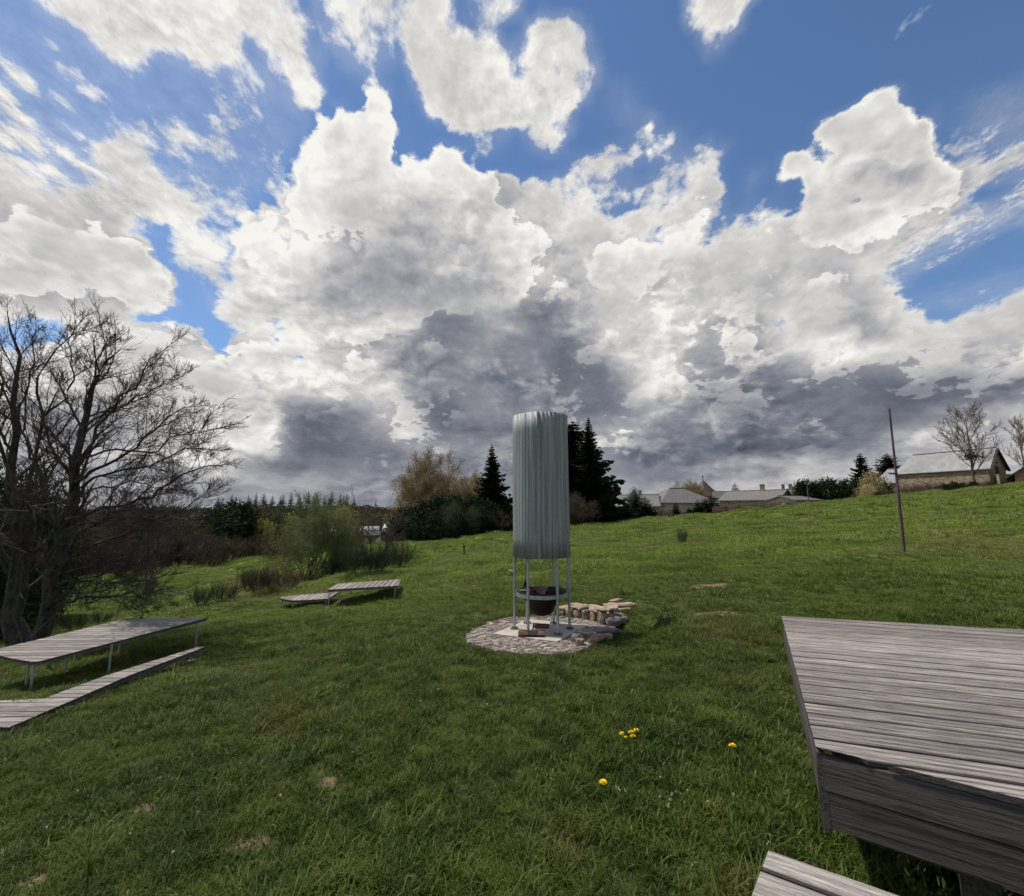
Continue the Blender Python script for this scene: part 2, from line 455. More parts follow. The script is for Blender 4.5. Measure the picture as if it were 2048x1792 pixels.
# brightness: chart shade, relief towards the sun, thin edges lit through
thin = sstep(wt, dens, 0.50, 0.86, 1.0, 0.0)
calm = nd(wt, 'ShaderNodeTexNoise', {'Vector': ang, 'Scale': 3.3, 'Detail': 1.0}).outputs[0]
calm = sstep(wt, calm, 0.38, 0.62, 0.35, 1.25)
br = mth(wt, 'MULTIPLY_ADD', relief, mth(wt, 'MULTIPLY', mixf(wispy, 0.80, 0.15), calm), shade)
big = nd(wt, 'ShaderNodeTexNoise', {'Vector': angw, 'Scale': 7.0, 'Detail': 6.0, 'Roughness': 0.55}).outputs[0]
br = mth(wt, 'MULTIPLY_ADD', mth(wt, 'SUBTRACT', big, 0.5), 0.5, br)
br = mth(wt, 'MULTIPLY_ADD', mth(wt, 'SUBTRACT', fine, 0.5), mth(wt, 'MULTIPLY', calm, 0.30), br)
br = mth(wt, 'MULTIPLY_ADD', thin, 0.14, br)
br = mth(wt, 'MULTIPLY_ADD', ripv, 0.5, br)
br = mth(wt, 'MULTIPLY_ADD', mth(wt, 'SUBTRACT', nwf, 0.56), mth(wt, 'MULTIPLY', wispy, 0.95), br)
# the front heaps: a lit rim just inside their edge, a shade deeper just behind it
msk = nd(wt, 'ShaderNodeTexNoise', {'Vector': ang, 'Scale': 5.5, 'Detail': 2.0}).outputs[0]
msk = sstep(wt, msk, 0.38, 0.60)                          # 1: firm edge, 0: melting into the next cloud
dF = mth(wt, 'MULTIPLY_ADD', mth(wt, 'SUBTRACT', nb, 0.5), 1.75, mth(wt, 'MULTIPLY_ADD', mth(wt, 'SUBTRACT', big, 0.5), 0.6, frontc))
wF = mixf(msk, 0.40, 0.06)
mF = nd(wt, 'ShaderNodeMapRange', {0: dF, 1: mth(wt, 'SUBTRACT', 0.52, wF), 2: mth(wt, 'ADD', 0.52, wF), 3: 0.0, 4: 1.0}, interpolation_type='SMOOTHSTEP').outputs[0]
gate = mixf(msk, 0.35, 1.0)
rim = mth(wt, 'MULTIPLY', mF, sstep(wt, dF, 0.52, 1.15, 1.0, 0.0))
back = mth(wt, 'MULTIPLY', mth(wt, 'SUBTRACT', 1.0, mF), sstep(wt, dF, -0.25, 0.5))
br = mth(wt, 'MULTIPLY_ADD', mth(wt, 'MULTIPLY', rim, gate), 0.17, br)
br = mth(wt, 'MULTIPLY_ADD', mth(wt, 'MULTIPLY', back, gate), -0.08, br)
br = mth(wt, 'SUBTRACT', br, 0.035)
br = mth(wt, 'MAXIMUM', mth(wt, 'MINIMUM', br, 1.0), 0.0)
rampn = nd(wt, 'ShaderNodeValToRGB', {0: br})
stops = [(0.0, (78, 82, 94)), (0.2, (104, 109, 121)), (0.4, (137, 140, 149)), (0.6, (172, 172, 176)), (0.8, (210, 209, 206)), (1.0, (247, 245, 240))]
cr = rampn.color_ramp
while len(cr.elements) < len(stops):
    cr.elements.new(0.5)
for el_, (p_, c_) in zip(cr.elements, stops):
    el_.position = p_
    el_.color = srgb(*c_)
sky = nd(wt, 'ShaderNodeTexSky', sky_type='NISHITA', sun_disc=False, sun_elevation=SUN_EL, sun_rotation=SUN_AZ, altitude=800.0, air_density=1.0, dust_density=0.2, ozone_density=4.0)
skyc = nd(wt, 'ShaderNodeHueSaturation', {'Saturation': 1.06, 'Color': sky.outputs[0]})
bg1 = nd(wt, 'ShaderNodeBackground', {0: skyc.outputs[0], 1: 0.132})
bg2 = nd(wt, 'ShaderNodeBackground', {0: rampn.outputs[0], 1: 1.0})
mx = nd(wt, 'ShaderNodeMixShader', {0: alpha, 1: bg1.outputs[0], 2: bg2.outputs[0]})
gout = nd(wt, 'NodeGroupOutput', {0: mx.outputs[0]})
gin = world.node_tree.nodes.new('ShaderNodeGroup')
gin.node_tree = wt
nd(world.node_tree, 'ShaderNodeOutputWorld', {0: gin.outputs[0]})
world.cycles.sampling_method = 'MANUAL'
world.cycles.sample_map_resolution = 512

print('SKY', round(time.time() - T0, 1))

# ------------------------------------------------------------------ helpers
def tag(o, label=None, cat=None, group=None, kind=None):
    for k, v in (('label', label), ('category', cat), ('group', group), ('kind', kind)):
        if v:
            o[k] = v
    return o


def empty(name, loc, rz=0.0):
    o = bpy.data.objects.new(name, None)
    o.location = loc
    o.rotation_euler = (0, 0, rz)
    o.empty_display_size = 0.2
    COL.objects.link(o)
    return o


def mesh_np(name, verts, facelists, smooth=False):
    """verts (N,3); facelists: list of (M,k) integer arrays"""
    me = bpy.data.meshes.new(name)
    verts = np.asarray(verts, dtype=np.float32)
    fl = [np.asarray(f, dtype=np.int32) for f in facelists if len(f)]
    me.vertices.add(len(verts))
    me.vertices.foreach_set('co', verts.ravel())
    nl = sum(f.size for f in fl)
    npoly = sum(len(f) for f in fl)
    me.loops.add(nl)
    me.loops.foreach_set('vertex_index', np.concatenate([f.ravel() for f in fl]))
    me.polygons.add(npoly)
    tot = np.concatenate([np.full(len(f), f.shape[1], np.int32) for f in fl])
    start = np.concatenate([[0], np.cumsum(tot)[:-1]]).astype(np.int32)
    me.polygons.foreach_set('loop_start', start)
    if smooth:
        me.polygons.foreach_set('use_smooth', np.ones(npoly, bool))
    me.update(calc_edges=True)
    return me


def link(name, me, mat=None, parent=None, loc=None):
    o = bpy.data.objects.new(name, me)
    if mat and not me.materials:
        me.materials.append(mat)
    COL.objects.link(o)
    if parent:
        o.parent = parent
    if loc is not None:
        o.location = loc
    return o


class MB:
    """collects simple solids into one mesh"""
    def __init__(self):
        self.v, self.f = [], []

    def add(self, vs, fs):
        b = len(self.v)
        self.v += [tuple(v) for v in vs]
        self.f += [tuple(i + b for i in f) for f in fs]
        return self

    def box(self, c, s, m=None):
        vs = [Vector((c[0] + s[0] * (i & 1 and .5 or -.5), c[1] + s[1] * (i & 2 and .5 or -.5), c[2] + s[2] * (i & 4 and .5 or -.5))) for i in range(8)]
        if m is not None:
            vs = [m @ v for v in vs]
        return self.add(vs, [(0, 2, 3, 1), (4, 5, 7, 6), (0, 1, 5, 4), (1, 3, 7, 5), (3, 2, 6, 7), (2, 0, 4, 6)])

    def beam(self, a, b, w, h, up=(0, 0, 1)):
        a, b = Vector(a), Vector(b)
        d = (b - a).normalized()
        s = d.cross(Vector(up)).normalized()
        u = s.cross(d)
        vs = []
        for p in (a, b):
            for i, j in ((-1, -1), (1, -1), (1, 1), (-1, 1)):
                vs.append(p + s * (i * w / 2) + u * (j * h / 2))
        return self.add(vs, [(0, 3, 2, 1), (4, 5, 6, 7), (0, 1, 5, 4), (1, 2, 6, 5), (2, 3, 7, 6), (3, 0, 4, 7)])

    def tube(self, pts, rad, n=8, caps=True):
        pts = [Vector(p) for p in pts]
        if not hasattr(rad, '__len__'):
            rad = [rad] * len(pts)
        b = len(self.v)
        ref = Vector((0.13, 0.31, 0.94))
        for i, p in enumerate(pts):
            d = (pts[min(i + 1, len(pts) - 1)] - pts[max(i - 1, 0)]).normalized()
            r_ = ref if abs(d.dot(ref)) < 0.95 else Vector((1, 0, 0))
            s = d.cross(r_).normalized()
            t = d.cross(s)
            for k in range(n):
                a = 2 * math.pi * k / n
                self.v.append(tuple(p + (s * math.cos(a) + t * math.sin(a)) * rad[i]))
        for i in range(len(pts) - 1):
            for k in range(n):
                a0, a1 = b + i * n + k, b + i * n + (k + 1) % n
                self.f.append((a0, a1, a1 + n, a0 + n))
        if caps:
            self.f.append(tuple(b + k for k in reversed(range(n))))
            self.f.append(tuple(b + (len(pts) - 1) * n + k for k in range(n)))
        return self

    def lathe(self, c, prof, n=32, close=False):
        b = len(self.v)
        for r, z in prof:
            for k in range(n):
                a = 2 * math.pi * k / n
                self.v.append((c[0] + r * math.cos(a), c[1] + r * math.sin(a), c[2] + z))
        for i in range(len(prof) - 1 + (1 if close else 0)):
            j = (i + 1) % len(prof)
            for k in range(n):
                k2 = (k + 1) % n
                self.f.append((b + i * n + k, b + i * n + k2, b + j * n + k2, b + j * n + k))
        return self

    def prism(self, poly, z0, z1):
        n = len(poly)
        vs = [(p[0], p[1], z0 if len(p) < 3 else z0) for p in poly] + [(p[0], p[1], z1) for p in poly]
        return self.add(vs, [tuple(reversed(range(n))), tuple(range(n, 2 * n))] + [(i, (i + 1) % n, (i + 1) % n + n, i + n) for i in range(n)])

    def mesh(self, name, smooth=False):
        me = bpy.data.meshes.new(name)
        me.from_pydata(self.v, [], self.f)
        if smooth:
            me.polygons.foreach_set('use_smooth', np.ones(len(me.polygons), bool))
        me.update()
        bm = bmesh.new()
        bm.from_mesh(me)
        bmesh.ops.recalc_face_normals(bm, faces=bm.faces)
        bm.to_mesh(me)
        bm.free()
        return me

    def build(self, name, mat, parent=None, smooth=False, loc=None):
        return link(name, self.mesh(name, smooth), mat, parent, loc)


# ------------------------------------------------------------------ terrain shape
_bk = [(rng.uniform(0.25, 3.2), rng.uniform(0, 2 * math.pi), rng.uniform(0, 6.28)) for _ in range(26)]
# crest of the meadow: forward distance at which it ends, by direction u = x / forward
_cu = np.array([-3.0, -1.14, -0.86, -0.51, -0.23, 0.0, 0.24, 0.40, 0.60, 0.70, 0.80, 0.95, 1.08, 1.14, 3.0])
_ct = np.array([30., 30., 32., 36., 40., 42., 43.5, 42.5, 42., 47., 49., 49.5, 53., 56., 58.])


def bumps(x, y):
    z = 0
    for k, a, p in _bk:
        z = z + np.sin((x * math.cos(a) + y * math.sin(a)) * k * 2.2 + p) * 0.011 / k ** 0.9
    return z


def sst(x, a, b):
    t = np.clip((x - a) / (b - a), 0, 1)
    return t * t * (3 - 2 * t)


PAVE = (0.47, 6.72, 0.03)         # centre of the paved round


def H(x, y):
    x = np.asarray(x, float)
    y = np.asarray(y, float)
    yy = np.maximum(y, 1.0)
    u = np.clip(x / yy, -3, 3)
    tc = np.interp(u, _cu, _ct)
    k = np.minimum(1.0, tc / np.maximum(y, 1e-3))
    k = np.where(y > 1, k, 1.0)
    xs, ys = x * k, y * k
    xs = np.clip(xs, -90, 90)
    z = 0.09 * xs - 0.012 * (np.clip(ys, -60, 60) - 7)
    # far beyond the crest
    far = np.maximum(y - tc, 0) * (y > 1)
    left = sst(-u, -0.15, 0.12)
    z = z - left * np.minimum(far, 90) * 0.055 - (1 - left) * np.minimum(far, 60) * 0.012
    # the ridge across the valley on the left
    z = z + left * sst(far, 120, 300) * (8.4 + 2.2 * np.exp(-((u + 0.50) / 0.20) ** 2) + 1.0 * np.exp(-((u + 0.9) / 0.2) ** 2))
    z = z + (1 - left) * sst(far, 250, 900) * 4.0
    # bank down to the lower field behind the hedge on the left
    hl = hedge_side(x, y)
    z = z - 0.55 * sst(hl, 0.0, 3.0) * (1 - sst(y, 19, 27))
    z = z + bumps(x, y) * sst(np.hypot(x, y), 0.5, 3) * (1 + 2.0 * sst(np.hypot(x, y), 10, 40))
    # the paved round is cut level into the slope
    d = np.hypot((x - PAVE[0] - 0.18) / 1.30, (y - PAVE[1]) / 1.05)
    w = 1 - sst(d, 1.0, 1.22)
    z = z * (1 - w) + (PAVE[2] - 0.05) * w
    return z


def hedge_side(x, y):
    """positive beyond the hedge line (towards the lower field), metres"""
    # line through the hedge feet
    ax, ay, bx, by = -9.6, 9.4, -4.0, 21.0
    dx_, dy_ = bx - ax, by - ay
    L = math.hypot(dx_, dy_)
    return -((x - ax) * dy_ - (y - ay) * dx_) / L - 0.0


def gnd(px, py, tmax=200.0):
    """point of the ground seen at a photo pixel"""
    d = pdir(px, py)
    t = 0.8
    last = t
    while t < tmax:
        if EYE + d.z * t < float(H(d.x * t, d.y * t)):
            a, b = last, t
            for _ in range(22):
                m = (a + b) / 2
                if EYE + d.z * m < float(H(d.x * m, d.y * m)):
                    b = m
                else:
                    a = m
            t = b
            break
        last = t
        t *= 1.02
    p = Vector((d.x * t, d.y * t, EYE + d.z * t))
    return p


def at(px, py, t):
    d = pdir(px, py)
    return Vector((d.x * t, d.y * t, EYE + d.z * t))


def atz(px, py, z):
    d = pdir(px, py)
    t = (z - EYE) / d.z
    return Vector((d.x * t, d.y * t, z))


def foot(px, t):
    """ground point in the direction of a pixel column at forward distance t"""
    d = pdir(px, 1020)
    x, y = d.x * t, d.y * t
    return Vector((x, y, float(H(x, y))))


# ------------------------------------------------------------------ materials
MATS = {}


def base_mat(name, rough=0.8, spec=0.3):
    m = bpy.data.materials.new(name)
    m.use_nodes = True
    nt = m.node_tree
    b = nt.nodes['Principled BSDF']
    b.inputs['Roughness'].default_value = rough
    b.inputs['Specular IOR Level'].default_value = spec
    MATS[name] = m
    return m, nt, b


def mat(name, c1, c2, scale=8.0, rough=0.8, bump=0.0, detail=6.0, rnd=0.0, metal=0.0, stretch=None, c3=None, coords='Object', lo=0.35, hi=0.65):
    m, nt, b = base_mat(name, rough)
    tc_ = nd(nt, 'ShaderNodeTexCoord')
    co = tc_.outputs[coords] if coords != 'Position' else nd(nt, 'ShaderNodeNewGeometry').outputs['Position']
    oi = nd(nt, 'ShaderNodeObjectInfo')
    off = nd(nt, 'ShaderNodeVectorMath', {0: co, 1: (1, 1, 1), 2: nd(nt, 'ShaderNodeCombineXYZ', {0: mth(nt, 'MULTIPLY', oi.outputs['Random'], 37.0), 1: mth(nt, 'MULTIPLY', oi.outputs['Random'], 11.0)}).outputs[0]}, operation='MULTIPLY_ADD').outputs[0]
    if coords == 'Position':
        off = co
    if stretch:
        off = nd(nt, 'ShaderNodeMapping', {0: off, 3: stretch}).outputs[0]
    n = nd(nt, 'ShaderNodeTexNoise', {'Vector': off, 'Scale': scale, 'Detail': detail, 'Roughness': 0.62})
    f = sstep(nt, n.outputs[0], lo, hi)
    col = mixc(nt, f, c1, c2)
    if c3:
        n3 = nd(nt, 'ShaderNodeTexNoise', {'Vector': off, 'Scale': scale * 0.23, 'Detail': 3.0})
        col = mixc(nt, sstep(nt, n3.outputs[0], 0.5, 0.68), col, c3)
    if rnd:
        hv = nd(nt, 'ShaderNodeHueSaturation', {'Value': nd(nt, 'ShaderNodeMapRange', {0: oi.outputs['Random'], 3: 1 - rnd, 4: 1 + rnd}).outputs[0], 'Color': col})
        col = hv.outputs[0]
    nt.links.new(col, b.inputs['Base Color'])
    b.inputs['Metallic'].default_value = metal
    if bump:
        bp = nd(nt, 'ShaderNodeBump', {'Strength': 1.0, 'Distance': bump, 'Height': n.outputs[0]})
        nt.links.new(bp.outputs[0], b.inputs['Normal'])
    return m


def leaf_mat(name, c1, c2, trans=0.35, rough=0.55):
    m, nt, b = base_mat(name, .85, 0.06)
    oi = nd(nt, 'ShaderNodeObjectInfo')
    g = nd(nt, 'ShaderNodeNewGeometry')
    n = nd(nt, 'ShaderNodeTexNoise', {'Vector': g.outputs['Position'], 'Scale': 1.7, 'Detail': 4.0})
    rnd_ = g.outputs['Random Per Island']
    f = mth(nt, 'ADD', mth(nt, 'MULTIPLY', rnd_, 0.6), mth(nt, 'MULTIPLY', sstep(nt, n.outputs[0], .3, .7), 0.4))
    col = mixc(nt, f, c1, c2)
    nt.links.new(col, b.inputs['Base Color'])
    tr = nd(nt, 'ShaderNodeBsdfTranslucent', {0: col})
    mx_ = nd(nt, 'ShaderNodeMixShader', {0: trans, 1: b.outputs[0], 2: tr.outputs[0]})
    nt.links.new(mx_.outputs[0], nt.nodes['Material Output'].inputs[0])
    return m


def wood_mat(name, light, dark, groove=False, fine=1.0, rnd=0.30):
    """weathered boards; local X runs along the board"""
    m, nt, b = base_mat(name, 0.78, 0.25)
    tc_ = nd(nt, 'ShaderNodeTexCoord')
    oi = nd(nt, 'ShaderNodeObjectInfo')
    r = oi.outputs['Random']
    off = nd(nt, 'ShaderNodeCombineXYZ', {0: mth(nt, 'MULTIPLY', r, 41.0), 1: mth(nt, 'MULTIPLY', r, 17.3), 2: mth(nt, 'MULTIPLY', r, 5.1)}).outputs[0]
    v = nd(nt, 'ShaderNodeVectorMath', {0: tc_.outputs['Object'], 1: off}, operation='ADD').outputs[0]
    # knots bend the grain
    kv = nd(nt, 'ShaderNodeMapping', {0: v, 3: (2.6, 9.0, 9.0)}).outputs[0]
    kn = nd(nt, 'ShaderNodeTexVoronoi', {'Vector': kv, 'Scale': 1.0, 'Randomness': 1.0}).outputs[0]
    knot = sstep(nt, kn, 0.05, 0.22, 1.0, 0.0)
    warp_ = nd(nt, 'ShaderNodeTexNoise', {'Vector': nd(nt, 'ShaderNodeMapping', {0: v, 3: (1.6, 7.0, 7.0)}).outputs[0], 'Scale': 1.5, 'Detail': 2.0}).outputs['Color']
    v2 = nd(nt, 'ShaderNodeVectorMath', {0: warp_, 1: (0.0, 0.03, 0.03), 2: v}, operation='MULTIPLY_ADD').outputs[0]
    g1 = nd(nt, 'ShaderNodeTexNoise', {'Vector': nd(nt, 'ShaderNodeMapping', {0: v2, 3: (5.0 * fine, 150.0 * fine, 90.0 * fine)}).outputs[0], 'Scale': 1.0, 'Detail': 5.0, 'Roughness': 0.7}).outputs[0]
    g2 = nd(nt, 'ShaderNodeTexNoise', {'Vector': nd(nt, 'ShaderNodeMapping', {0: v2, 3: (2.2 * fine, 48.0 * fine, 40.0 * fine)}).outputs[0], 'Scale': 1.0, 'Detail': 4.0, 'Roughness': 0.6}).outputs[0]
    g3 = nd(nt, 'ShaderNodeTexNoise', {'Vector': nd(nt, 'ShaderNodeMapping', {0: v, 3: (1.2, 3.0, 3.0)}).outputs[0], 'Scale': 1.0, 'Detail': 3.0}).outputs[0]
    f = mth(nt, 'ADD', mth(nt, 'MULTIPLY', g1, 0.6), mth(nt, 'MULTIPLY', g2, 0.4))
    f = sstep(nt, f, 0.38, 0.58)
    f = mth(nt, 'MULTIPLY', f, mth(nt, 'SUBTRACT', 1.0, mth(nt, 'MULTIPLY', knot, 0.7)))
    f = mth(nt, 'MULTIPLY', f, nd(nt, 'ShaderNodeMapRange', {0: g3, 1: .3, 2: .65, 3: .72, 4: 1.0}).outputs[0])
    col = mixc(nt, f, dark, light)
    hv = nd(nt, 'ShaderNodeHueSaturation', {'Value': nd(nt, 'ShaderNodeMapRange', {0: r, 3: 1 - rnd, 4: 1 + rnd * .6}).outputs[0], 'Color': col})
    wc = hv.outputs[0]
    if groove:                                    # painted gap shade, with algae and dirt, in grooves and on board edges
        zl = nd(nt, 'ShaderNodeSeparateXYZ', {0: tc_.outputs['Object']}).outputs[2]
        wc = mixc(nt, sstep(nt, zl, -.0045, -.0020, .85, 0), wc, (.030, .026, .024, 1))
    nt.links.new(wc, b.inputs['Base Color'])
    bp = nd(nt, 'ShaderNodeBump', {'Strength': 1.0, 'Distance': 0.003, 'Height': f})
    nt.links.new(bp.outputs[0], b.inputs['Normal'])
    return m


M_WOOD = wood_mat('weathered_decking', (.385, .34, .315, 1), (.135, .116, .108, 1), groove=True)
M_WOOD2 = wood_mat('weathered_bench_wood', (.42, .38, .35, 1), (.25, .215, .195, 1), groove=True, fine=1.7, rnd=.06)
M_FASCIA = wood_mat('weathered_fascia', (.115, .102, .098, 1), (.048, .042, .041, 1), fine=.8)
M_GALV = mat('galvanised_steel', (.36, .38, .39, 1), (.50, .52, .53, 1), 14, .46, .0004, metal=.75)
M_DARKSTEEL = mat('dull_steel', (.10, .11, .11, 1), (.17, .18, .18, 1), 20, .55, .0004, metal=.6)
M_RUST = mat('rusty_iron', (.008, .006, .0055, 1), (.022, .012, .010, 1), 9, .7, .001, metal=.3)
M_CONC = mat('concrete', (.33, .295, .265, 1), (.43, .39, .35, 1), 5, .9, .002, c3=(.27, .235, .21, 1))
M_STONE = mat('granite_setts', (.24, .20, .17, 1), (.44, .385, .34, 1), 9, .9, .006, rnd=.25, c3=(.16, .125, .10, 1))
M_WALLSTONE = mat('granite_wall_stone', (.19, .135, .095, 1), (.46, .36, .27, 1), 7, .9, .012, rnd=.18, c3=(.12, .10, .085, 1))
M_DARKSTONE = mat('grey_granite', (.11, .10, .105, 1), (.22, .20, .20, 1), 9, .9, .01, rnd=.15)
M_LOG = mat('split_log', (.035, .018, .012, 1), (.17, .10, .06, 1), 10, .85, .005, stretch=(1, 6, 6), rnd=.15)
M_CHAR = mat('charred_wood', (.008, .008, .008, 1), (.03, .026, .024, 1), 20, .8, .004)
M_PURPLE = mat('faded_purple_paint', (.085, .045, .070, 1), (.14, .085, .12, 1), 6, .6, .001, stretch=(1, 1, .3))
M_BARK = mat('dark_bark', (.022, .019, .018, 1), (.075, .065, .058, 1), 12, .9, .012, stretch=(1, 1, .35))
M_BARK2 = mat('grey_brown_bark', (.06, .045, .036, 1), (.13, .10, .08, 1), 9, .9, .004)
M_TWIG = mat('bare_twigs', (.10, .078, .062, 1), (.17, .135, .105, 1), 3, .9)
M_TWIG_DK = mat('dark_twigs', (.038, .030, .028, 1), (.085, .068, .058, 1), 3, .9)
M_TWIG_BR = mat('brown_bramble', (.055, .034, .026, 1), (.12, .08, .055, 1), 3, .9)
M_TWIG_GR = mat('broom_stems', (.022, .032, .014, 1), (.05, .06, .028, 1), 4, .8)
M_LEAF_OLIVE = leaf_mat('young_willow_leaves', (.115, .13, .052, 1), (.20, .22, .095, 1), .3)
M_LEAF_YEL = leaf_mat('fresh_yellow_leaves', (.20, .20, .05, 1), (.30, .29, .09, 1), .35)
M_LEAF_BUD = leaf_mat('brown_green_buds', (.19, .145, .075, 1), (.30, .225, .12, 1), .35)
M_LEAF_DK = leaf_mat('dark_evergreen_leaves', (.010, .018, .008, 1), (.030, .045, .020, 1), .12)
M_NEEDLE = leaf_mat('spruce_needles', (.010, .018, .011, 1), (.032, .046, .024, 1), .12, .6)
M_NEEDLE2 = leaf_mat('ridge_spruce_needles', (.016, .028, .020, 1), (.035, .052, .036, 1), .1, .6)
M_LEAF_GREY = leaf_mat('grey_green_leaves', (.045, .055, .03, 1), (.10, .11, .06, 1), .25)
M_LEAF_STRAW = leaf_mat('straw_coloured_foliage', (.30, .24, .13, 1), (.46, .38, .22, 1), .3)
M_LEAF_PINK = leaf_mat('pink_brown_twig_tips', (.17, .125, .105, 1), (.28, .21, .18, 1), .25)
M_SLATE = mat('grey_slate_roof', (.095, .09, .088, 1), (.15, .14, .138, 1), 3, .6, .01, rnd=.1)
M_SLATE2 = mat('pale_metal_roof', (.20, .20, .205, 1), (.27, .27, .27, 1), 1.2, .6, .004, c3=(.165, .165, .17, 1))
M_SLATE3 = mat('brown_slate_roof', (.06, .05, .045, 1), (.11, .09, .08, 1), 3, .7, .02)
M_RUBBLE = mat('rubble_wall', (.17, .125, .08, 1), (.36, .28, .195, 1), 2.4, .9, .04, detail=8, c3=(.24, .17, .11, 1), stretch=(1, 1, 2))
M_REDWALL = mat('reddish_rubble_wall', (.30, .18, .12, 1), (.48, .33, .24, 1), 2.4, .9, .03, detail=8, stretch=(1, 1, 2))
M_RENDER = mat('beige_render', (.36, .32, .265, 1), (.44, .39, .33, 1), 1.5, .9)
M_DARKWOOD = mat('dark_boards', (.03, .02, .025, 1), (.06, .04, .045, 1), 4, .8)
M_GLASS = mat('dark_window_glass', (.03, .035, .04, 1), (.05, .055, .06, 1), 1, .15)
M_WHITE = mat('white_sheeting', (.62, .68, .70, 1), (.85, .88, .88, 1), 2, .25)
M_PETAL = mat('dandelion_petals', (.85, .55, .01, 1), (.95, .70, .02, 1), 60, .6)
M_CLOVER = mat('pale_flower', (.40, .45, .33, 1), (.62, .66, .52, 1), 80, .7)


def ground_material():
    m, nt, b = base_mat('meadow_ground', 0.95, 0.1)
    g = nd(nt, 'ShaderNodeNewGeometry')
    P = g.outputs['Position']
    n1 = nd(nt, 'ShaderNodeTexNoise', {'Vector': P, 'Scale': 9.0, 'Detail': 8.0, 'Roughness': 0.7}).outputs[0]
    n2 = nd(nt, 'ShaderNodeTexNoise', {'Vector': P, 'Scale': 0.55, 'Detail': 4.0}).outputs[0]
    n3 = nd(nt, 'ShaderNodeTexNoise', {'Vector': nd(nt, 'ShaderNodeMapping', {0: P, 3: (.25, .6, 1)}).outputs[0], 'Scale': 0.5, 'Detail': 5.0}).outputs[0]
    sx = nd(nt, 'ShaderNodeSeparateXYZ', {0: P})
    dist = nd(nt, 'ShaderNodeVectorMath', {0: P}, operation='LENGTH').outputs['Value']
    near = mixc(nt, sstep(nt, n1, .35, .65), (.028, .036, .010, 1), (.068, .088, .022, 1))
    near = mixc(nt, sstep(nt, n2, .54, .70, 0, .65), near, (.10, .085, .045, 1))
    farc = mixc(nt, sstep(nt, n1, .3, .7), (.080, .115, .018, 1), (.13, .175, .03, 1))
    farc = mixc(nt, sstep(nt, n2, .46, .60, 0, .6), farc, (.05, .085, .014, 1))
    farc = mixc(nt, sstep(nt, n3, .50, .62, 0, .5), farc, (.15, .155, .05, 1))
    col = mixc(nt, sstep(nt, dist, 6.0, 18.0), near, farc)  # brighter with distance: meadow's own tone plus painted vignette and backlight
    # distant hills: woods and pasture
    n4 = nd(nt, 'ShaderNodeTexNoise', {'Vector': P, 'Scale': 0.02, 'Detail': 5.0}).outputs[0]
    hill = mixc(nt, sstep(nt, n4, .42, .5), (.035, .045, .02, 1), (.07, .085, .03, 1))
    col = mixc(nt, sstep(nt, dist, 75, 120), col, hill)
    at_ = nd(nt, 'ShaderNodeAttribute', attribute_name='soil').outputs['Fac']
    nm_ = nd(nt, 'ShaderNodeTexNoise', {'Vector': P, 'Scale': 5.0, 'Detail': 5.0, 'Roughness': 0.7}).outputs[0]
    soil = mixc(nt, n1, (.075, .055, .032, 1), (.25, .195, .125, 1))
    col = mixc(nt, sstep(nt, mth(nt, 'ADD', at_, mth(nt, 'MULTIPLY', mth(nt, 'SUBTRACT', nm_, .5), 2.2)), .42, .70), col, soil)
    nt.links.new(col, b.inputs['Base Color'])
    bp = nd(nt, 'ShaderNodeBump', {'Strength': 0.9, 'Distance': 0.04, 'Height': n1})
    nt.links.new(bp.outputs[0], b.inputs['Normal'])
    return m


M_GROUND = ground_material()

# worn patches of bare or dry earth: (pixel x, pixel y, rx, ry metres)
PATCH = []
for px_, py_, rx_, ry_ in [(1335, 1238, .30, .10), (1420, 1228, .42, .14), (1395, 1252, .14, .07), (1445, 1262, .14, .08), (1312, 1183, .12, .08), (1385, 1186, .10, .06),
                           (300, 1612, .13, .07), (230, 1650, .08, .04), (365, 1752, .09, .04), (170, 1722, .06, .03), (545, 1505, .12, .05), (655, 1565, .10, .06),
                           (500, 1690, .18, .07), (70, 1760, .16, .06), (20, 1700, .10, .05), (1430, 1170, .5, .2), (1290, 1165, .16, .1),
                           (850, 1415, .05, .03)]:
    q_ = gnd(px_, py_)
    PATCH.append((q_.x, q_.y, rx_, ry_))


def soil_at(x, y):
    s = np.zeros_like(x, dtype=float)
    for (cx, cy, rx, ry) in PATCH:
        s = np.maximum(s, np.exp(-(((x - cx) / rx) ** 2 + ((y - cy) / ry) ** 2) * 0.9))
    return s


def build_ground():
    rr = np.concatenate([np.geomspace(0.25, 120, 330), np.geomspace(125, 3500, 50)])
    th_f = np.linspace(R(-66), R(66), 420)
    th_b = np.linspace(R(66), R(294), 60)[1:-1]
    th = np.concatenate([th_f, th_b])
    Rr, Th = np.meshgrid(rr, th, indexing='ij')
    x, y = Rr * np.sin(Th), Rr * np.cos(Th)
    z = H(x, y)
    nR, nT = x.shape
    v = np.stack([x, y, z], -1).reshape(-1, 3)
    v = np.vstack([v, [[0, 0, float(H(0, 0))]]])
    i = np.arange(nR - 1)[:, None]
    j = np.arange(nT)[None, :]
    j2 = (j + 1) % nT
    q = np.stack([(i * nT + j), (i * nT + j2), ((i + 1) * nT + j2), ((i + 1) * nT + j)], -1).reshape(-1, 4)
    q = q[:, ::-1]
    c = np.stack([np.full(nT, len(v) - 1), np.arange(nT), (np.arange(nT) + 1) % nT], -1)[:, ::-1]
    me = mesh_np('ground', v, [q, c], True)
    a = me.attributes.new('soil', 'FLOAT', 'POINT')
    a.data.foreach_set('value', soil_at(v[:, 0], v[:, 1]).astype(np.float32))
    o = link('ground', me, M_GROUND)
    tag(o, kind='structure')
    return o


build_ground()
print('BASE', round(time.time() - T0, 1))

